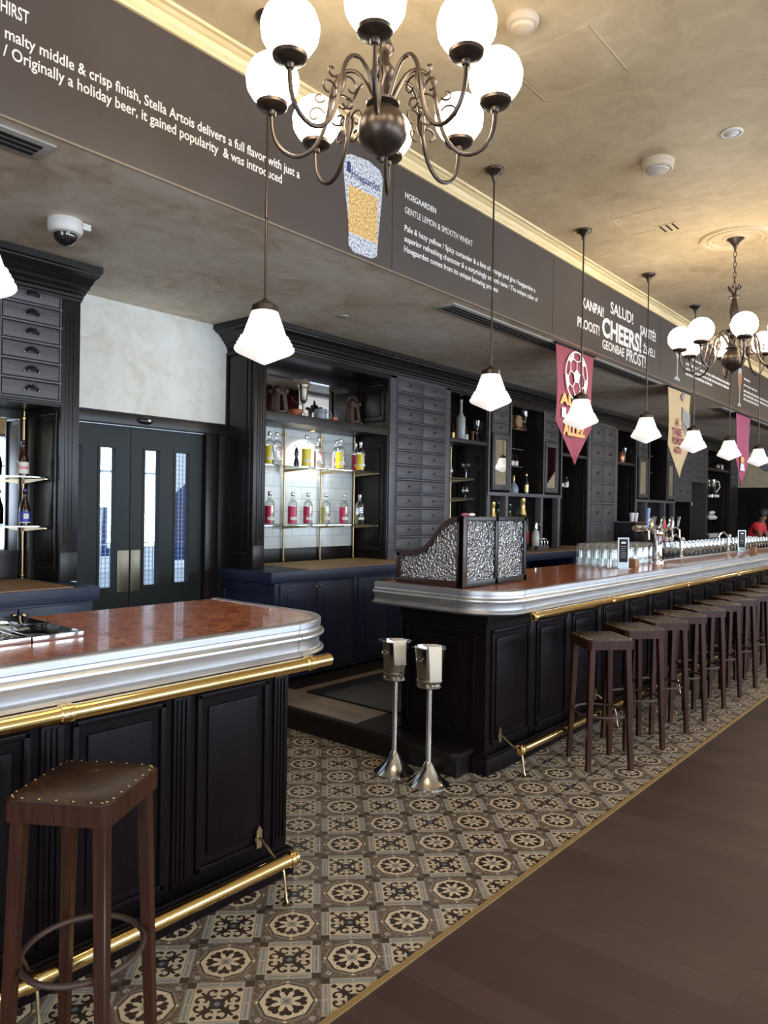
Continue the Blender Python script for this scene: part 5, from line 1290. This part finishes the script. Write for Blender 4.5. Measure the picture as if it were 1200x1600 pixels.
# last niche
def prof_obj(name, label, cat, x, y, z, prof, mat, group=None, caps=True): return tag(mb().lathe(prof, (x, y), z, 24, caps=caps).build(name, mat), label, cat, group)
t = thing('glass_jug', 'large glass jug with white handle in the last niche', 'jug', (16.76, 4.95, 1.93))
q = mb(); q.lathe([(.05, 0), (.08, .05), (.10, .15), (.11, .28), (.105, .28), (.09, .14)], (16.80, 4.93), 2.03, 24, caps=False); q.lathe([(.06, 0), (.06, .06), (.03, .1)], (16.80, 4.93), 1.93, 20); q.build('vessel', 'glass', t)
q = mb(); q.tube([(16.84, 4.88, 2.28), (16.93, 4.82, 2.27), (16.95, 4.80, 2.15), (16.86, 4.86, 2.03)], .016, 8); q.build('handle', 'porcelain', t)
for i, (dx, dz, r) in enumerate(((0, 0, .07), (.17, 0, .075), (.34, 0, .06), (.05, .11, .05), (.22, .12, .05))):
    prof_obj('teapot', 'white teapot in the stack on the middle shelf of the last niche', 'crockery', 16.78+dx, 4.95, 1.45+dz, [(r*.6, 0), (r, r*.5), (r*.95, r), (r*.5, r*1.35), (r*.15, r*1.5), (0, r*1.6)], 'porcelain', 'white crockery in the last niche')
for i in range(4):
    prof_obj('bowl', 'white bowl on the counter of the last niche', 'crockery', 16.75+.17*i, 4.93, CZ, [(.03, 0), (.05, .03), (.075, .09), (.07, .09), (.04, .03), (0, .02)], 'porcelain', 'white crockery in the last niche')
for i in range(3): small_bottle(17.10+.11*i, 4.95, 1.93, .14, .035, 'small jar with pale label on the upper glass shelf of the last niche', 'jars in the last niche', name='jar')
t = mb().lathe([(.10, 0), (.11, .02), (.10, .12), (.05, .15)], (17.20, 4.95), 2.55, 20).build('storage_jar', 'brownbottle'); tag(t, 'squat brown jar on top of the last niche', 'jar')
t = mb().box(17.33, 4.88, 2.55, 17.48, 4.98, 2.66, .006).build('white_box', 'label'); tag(t, 'white carton beside the squat brown jar in the last niche', 'box')
small_bottle(15.50, 4.95, 1.72, .17, .035, 'dark bottle with white label on the shelf under the small drawers', None)
# back counter, far: coffee machine and bottles
t = thing('coffee_machine', 'black coffee machine on the back counter behind the beer taps', 'coffee machine', (11.6, 4.62, CZ))
mb().box(11.35, 4.45, CZ, 11.95, 4.785, CZ+.36, .02).build('casing', 'black', t); mb().box(11.37, 4.45, CZ+.36, 11.93, 4.78, CZ+.375, .004).build('cup_rail', 'steel', t)
q = mb()
for k in range(2): q.lathe([(.03, 4.455), (.03, 4.40), (.0, 4.40)], (11.5+.28*k, CZ+.22), 0, 14, ax='Y')
q.build('group_head', 'chrome', t)
CUP = [(.028, 0), (.030, .004), (.044, .12), (.046, .14), (.042, .14), (.028, .01)]
for i, x in enumerate((11.62, 11.78)): prof_obj('paper_cup', 'white cup standing on the coffee machine, %s of two' % ('left', 'right')[i], 'cup', x, 4.62, CZ+.376, CUP, 'porcelain', 'cups on the coffee machine')
for i, (x, b_, l2) in enumerate(((12.75, 'greenglass', 'label'), (12.93, 'brownbottle', 'red'), (13.12, 'glass', 'label'), (13.4, 'glass', 'label'), (12.6, 'brownbottle', 'gold'))):
    small_bottle(x, 4.60, CZ+.0, (.30, .35, .22, .18, .2)[i], (.04, .05, .045, .04, .035)[i], 'bottle on the back counter right of the taps, %s' % ('green glass with pale label', 'brown with red label', 'clear and medium tall', 'clear and short at the right', 'small brown with gold label')[i], 'bottles on the counter behind the taps', b_, 'label', l2)

# ================================================================ ON THE RIGHT BAR
TG = [(.026, .0), (.031, .003), (.0325, .12), (.027, .198), (.025, .205), (0, .205)]
TOPZ = BZ-.004
g0 = mb().lathe([(.033, 0), (.034, .004), (.0315, .10), (.027, .192), (.024, .198), (.0, .194)], (0, 0), 0, 16, caps=False).build('beer_glass', 'glass'); tag(g0, 'upturned tall beer glass in the packed rows on the right bar', 'glass', 'tall beer glasses upside down on the right bar')
first = True
for i in range(13):
    for j in range(5):
        x, y = 5.975+.0705*i, 2.545+.0705*j + (.012 if i % 2 else 0)
        if x > 6.36 and j == 0 and x < 6.50: continue
        if first: g = g0; first = False
        else: g = g0.copy(); COL.objects.link(g)
        g.location = (x, y, TOPZ); g.rotation_euler = (0, 0, random.random()*6)
for i in range(2):
    g = g0.copy(); COL.objects.link(g); g.location = (7.34+.08*i, 2.66+.03*i, BZ-.045); del g['group']; g['label'] = 'tall beer glass standing alone just right of the tap column, %s of two' % ('front', 'back')[i]
def menu(x, y, label, z=TOPZ, h=.26, w=.10):
    t = thing('menu_holder', label, 'menu holder', (x, y, z), 'menu holders on the right bar')
    tv = Vector((.76, -.65, 0)).normalized(); n_ = Vector((-.65, -.76, 0)).normalized(); c = Vector((x, y, z))
    def slab(a, b_, z0, z1, o0, o1):
        q = mb(); vs = [q.bm.verts.new(c + tv*u + n_*o + Vector((0, 0, zz))) for zz in (z0, z1) for u, o in ((a, o0), (b_, o0), (b_, o1), (a, o1))]
        for f in ((0, 1, 2, 3), (7, 6, 5, 4), (0, 4, 5, 1), (1, 5, 6, 2), (2, 6, 7, 3), (3, 7, 4, 0)): q.bm.faces.new([vs[k] for k in f])
        return q
    slab(-w/2, w/2, 0, h, -.002, .002).build('acrylic_sheet', plain('pale_acrylic', (.55, .66, .68), .15), t)
    slab(-w/2-.004, w/2+.004, 0, .006, -.035, .035).build('foot', plain('clear_acrylic', (.60, .66, .72), .1), t)
    slab(-w/2+.012, w/2-.012, .055, h-.012, .002, .003).build('card', 'slot', t)
    q = mb(); base_q = slab(-.02, .02, h-.05, h-.035, .003, .0035)
    base_q.build('card_print', 'offwhite', t)
    for k in range(6):
        s = slab(-.026+.004*(k % 2), .026-.004*(k % 3), h-.075-.018*k, h-.072-.018*k, .003, .0035); s.build('card_print', 'ventp', t)
menu(5.995, 2.45, 'tall black menu card in clear holder in front of the packed beer glasses')
menu(9.97, 2.55, 'far menu holder near the right edge of the bar', TOPZ, .27, .11)
def block(x, y, label):
    o = mb().prism([(x-.045, TOPZ), (x+.05, TOPZ), (x+.02, TOPZ+.07), (x-.055, TOPZ+.075)], 'Y', y-.035, y+.03).build('wooden_block', wood('block_wood', (.25, .13, .06), (.42, .25, .13), .5, 'X')); tag(o, label, 'block', 'wooden blocks beside the menus')
block(6.27, 2.47, 'small wooden card block right of the nearer menu holder'); block(9.98, 2.42, 'small wooden block beside the far menu holder')
# beer tap tower
t = thing('beer_tap_tower', 'chrome beer tower with round badges behind the packed beer glasses', 'beer tap', (7.02, 2.535, TOPZ))
X0, Y0 = 7.02, 2.535; zb = TOPZ-.0
q = mb(); q.lathe([(.060, 0), (.060, .012), (.052, .02), (.042, .04), (.040, .25), (.046, .265), (.058, .275), (.058, .29), (.035, .31)], (X0, Y0), zb, 32); q.build('column', 'chrome', t)
q = mb(); q.lathe([(.026, -.57), (.028, -.55), (.028, .37), (.02, .39)], (Y0, 1.435), X0, 24, ax='X'); q.build('crossbar', 'chrome', t)
for k, x in enumerate((-.50, -.34, -.12, .10, .30)):
    xx = X0+x
    q = mb(); q.tube([(xx, Y0-.02, 1.435), (xx, Y0-.075, 1.435), (xx, Y0-.095, 1.415), (xx, Y0-.10, 1.34)], [.012, .012, .011, .008], 8); f = q.build('faucet', 'chrome', t)
    q = mb(); q.tube([(xx, Y0-.085, 1.44), (xx, Y0-.09, 1.50), (xx, Y0-.095, 1.545 if k else 1.62)], [.008, .011, .015], 8); q.build('handle', 'bluepole' if k == 0 else 'chrome', f)
for k, (x, c1, c2) in enumerate(((-.30, 'steel', 'label'), (.0, 'steel', 'red'), (.22, 'steel', 'label'))):
    q = mb(); q.lathe([(.0, Y0-.035), (.062, Y0-.035), (.066, Y0-.045), (.060, Y0-.055), (0, Y0-.058)], (X0+x, 1.47), 0, 28, ax='Y'); bd = q.build('badge', c1, t)
    q = mb(); q.lathe([(.0, Y0-.0585), (.045, Y0-.0585), (.04, Y0-.062), (0, Y0-.063)], (X0+x, 1.47), 0, 24, ax='Y'); q.build('badge_face', c2 if k else 'gold', bd)
def faucet(x, y, label):
    t = thing('water_tap', label, 'tap', (x, y, BZ-.045), 'chrome taps along the inner bar edge')
    q = mb(); q.lathe([(.045, 0), (.045, .03), (.030, .05), (.018, .07), (.018, .20), (.022, .205), (.022, .215), (0, .22)], (x, y), BZ-.045, 24); q.build('column', 'chrome', t)
    q = mb(); q.tube([(x, y, BZ+.16), (x-.01, y+.01, BZ+.20), (x-.05, y+.04, BZ+.235), (x-.10, y+.075, BZ+.215), (x-.115, y+.085, BZ+.17)], .014, 10); q.build('spout', 'chrome', t)
    q = mb(); q.sphere((x+.01, y-.01, BZ+.19), .025, 14); q.build('knob', 'chrome', t)
faucet(8.06, 2.66, 'chrome tap at the left end of the stemmed glass rows'); faucet(9.86, 2.68, 'chrome tap halfway along the stemmed glass rows')
WG = [(.033, 0), (.031, .004), (.005, .012), (.0045, .07), (.018, .085), (.036, .115), (.038, .14), (.033, .185), (.031, .185)]
w0 = mb().lathe(WG, (0, 0), 0, 14, caps=False).build('stemmed_glass', 'glass'); tag(w0, 'stemmed glass in the dense rows behind the far bar edge', 'glass', 'stemmed glasses behind the bar edge')
first = True
for i in range(25):
    for j in range(4):
        x, y = 8.22+.155*i+.03*(j % 2), 2.70+.085*j
        if abs(x-9.86) < .12 and j == 0: continue
        if first: g = w0; first = False
        else: g = w0.copy(); COL.objects.link(g)
        g.location = (x, y, BZ-.045)
t = thing('straw_cup', 'orange and white printed cup at the right end of the bar', 'cup', (11.55, 2.56, TOPZ))
q = mb(); q.lathe([(.045, 0), (.047, .005), (.055, .15), (.052, .15), (.044, .01)], (11.55, 2.50), TOPZ, 24); q.build('cup', 'label', t)
q = mb(); arc(q, 11.55, 2.50, .0475, 150, 300, TOPZ+.02, TOPZ+.14, 10, .056); q.build('print', plain('orange_print', (.85, .28, .08), .5), t)

# ================================================================ PERSON BEHIND THE BAR
def skinned(name, verts, edges, radii, mat, parent, sub=2, root=0):
    me = bpy.data.meshes.new(name); me.from_pydata(verts, edges, []); o = bpy.data.objects.new(name, me); COL.objects.link(o)
    sk = o.modifiers.new('skin', 'SKIN'); sk.use_smooth_shade = True
    for v, r in zip(me.skin_vertices[0].data, radii): v.radius = r if isinstance(r, tuple) else (r, r)
    me.skin_vertices[0].data[root].use_root = True
    ss = o.modifiers.new('sub', 'SUBSURF'); ss.levels = sub; ss.render_levels = sub
    me2 = bpy.data.meshes.new_from_object(o.evaluated_get(bpy.context.evaluated_depsgraph_get())); o.modifiers.clear()
    o.data = me2; me2.materials.clear(); me2.materials.append(M[mat]); me2.shade_smooth(); o.parent = parent; return o
pr = thing('person', 'person in a red shirt leaning over behind the far bar at the right edge', 'person', (0, 0, 0))
Z0 = 0.0
J = dict(pel=(0, .10, .92), waist=(0, .06, 1.04), chest=(0, -.03, 1.22), neck=(0, -.08, 1.34), nk2=(0, -.10, 1.40), hd=(0, -.13, 1.50),
         sl=(-.17, -.05, 1.29), el=(-.27, -.14, 1.07), wl=(-.14, -.33, 1.03), sr=(.17, -.05, 1.29), er=(.25, -.15, 1.07), wr=(.10, -.34, 1.04),
         hl=(-.10, .10, .86), kl=(-.11, .07, .47), al=(-.11, .10, .07), tl=(-.11, -.06, .03), hr=(.10, .10, .86), kr=(.11, .07, .47), ar=(.11, .10, .07), tr=(.11, -.06, .03))
names = list(J); idx = {n: i for i, n in enumerate(names)}
E_ = [('pel', 'waist'), ('waist', 'chest'), ('chest', 'neck'), ('neck', 'nk2'), ('nk2', 'hd'), ('chest', 'sl'), ('sl', 'el'), ('el', 'wl'), ('chest', 'sr'), ('sr', 'er'), ('er', 'wr'),
      ('pel', 'hl'), ('hl', 'kl'), ('kl', 'al'), ('al', 'tl'), ('pel', 'hr'), ('hr', 'kr'), ('kr', 'ar'), ('ar', 'tr')]
Rd = dict(pel=(.135, .10), waist=(.12, .09), chest=(.135, .10), neck=.055, nk2=.05, hd=(.072, .085), sl=.055, el=.038, wl=.027, sr=.055, er=.038, wr=.027,
          hl=.085, kl=.055, al=.038, tl=.03, hr=.085, kr=.055, ar=.038, tr=.03)
P = [J[n] for n in names]; RR2 = [Rd[n] for n in names]; EE = [(idx[a], idx[b_]) for a, b_ in E_]
for side, w, s_ in (('l', 'wl', -1), ('r', 'wr', 1)):                  # palms, five fingers each
    wx, wy, wz = J[w]; i0 = len(P); P.append((wx+s_*-.01, wy-.06, wz-.005)); RR2.append((.034, .014)); EE.append((idx[w], i0))
    for k in range(4):
        x = wx-.03+.020*k; a = len(P); L = (.075, .088, .082, .064)[k if s_ > 0 else 3-k]
        P += [(x, wy-.10, wz), (x, wy-.10-L*.5, wz-.010), (x, wy-.10-L, wz-.032)]; RR2 += [.0095, .0088, .0075]; EE += [(i0, a), (a, a+1), (a+1, a+2)]
    a = len(P); P += [(wx-s_*.042, wy-.055, wz-.004), (wx-s_*.055, wy-.085, wz-.014)]; RR2 += [.011, .009]; EE += [(i0, a), (a, a+1)]
body = skinned('body', P, EE, RR2, 'skin', pr)
q = mb(); q.sphere((0, -.225, 1.50), .014, 10, (.8, 1.1, 1.2)); q.sphere((-.082, -.13, 1.50), .022, 10, (.4, .7, 1)); q.sphere((.082, -.13, 1.50), .022, 10, (.4, .7, 1)); q.build('nose_and_ears', 'skin', body)
q = mb(); q.sphere((-.028, -.212, 1.522), .009, 10); q.sphere((.028, -.212, 1.522), .009, 10); q.build('eyes', 'hair', body)
q = mb(); q.sphere((0, -.205, 1.462), .02, 10, (1, .4, .25)); q.build('mouth', 'red', body)
q = mb(); q.sphere((0, -.105, 1.530), .090, 20, (.92, 1.0, .92)); q.sphere((0, -.02, 1.50), .045, 14); q.build('hair', 'hair', pr)
sn = ['waist', 'chest', 'neck', 'sl', 'sr']; sp_ = [(0, .10, .90), J['waist'], J['chest'], (0, -.07, 1.325), J['sl'], (-.225, -.10, 1.17), J['sr'], (.215, -.10, 1.17)]
skinned('shirt', sp_, [(0, 1), (1, 2), (2, 3), (2, 4), (4, 5), (2, 6), (6, 7)], [(.16, .12), (.15, .115), (.165, .125), (.085, .075), .085, .066, .085, .066], 'shirt', pr)
tp = [J['pel'], J['hl'], J['kl'], (-.11, .09, .10), J['hr'], J['kr'], (.11, .09, .10)]
skinned('trousers', tp, [(0, 1), (1, 2), (2, 3), (0, 4), (4, 5), (5, 6)], [(.155, .12), .10, .075, .055, .10, .075, .055], 'trouser', pr)

pr.location = (13.9, 3.33, PZ); pr.scale = (.95, .95, .95)
t = thing('wall_plaque', 'round grey plaque on the far end wall behind the last pendant lamp', 'plaque', (XE-.02, 4.44, 2.90))
q = mb(); q.lathe([(0, XE), (.27, XE), (.29, XE-.01), (.29, XE-.025), (.26, XE-.03), (.25, XE-.018), (0, XE-.018)], (4.44, 2.90), 0, 40, ax='X'); q.build('disc', 'greymug', t)
q = mb(); q.lathe([(.0, XE-.018), (.15, XE-.018), (.14, XE-.03), (0, XE-.032)], (4.44, 2.90), 0, 32, ax='X'); q.build('centre', 'offwhite', t)
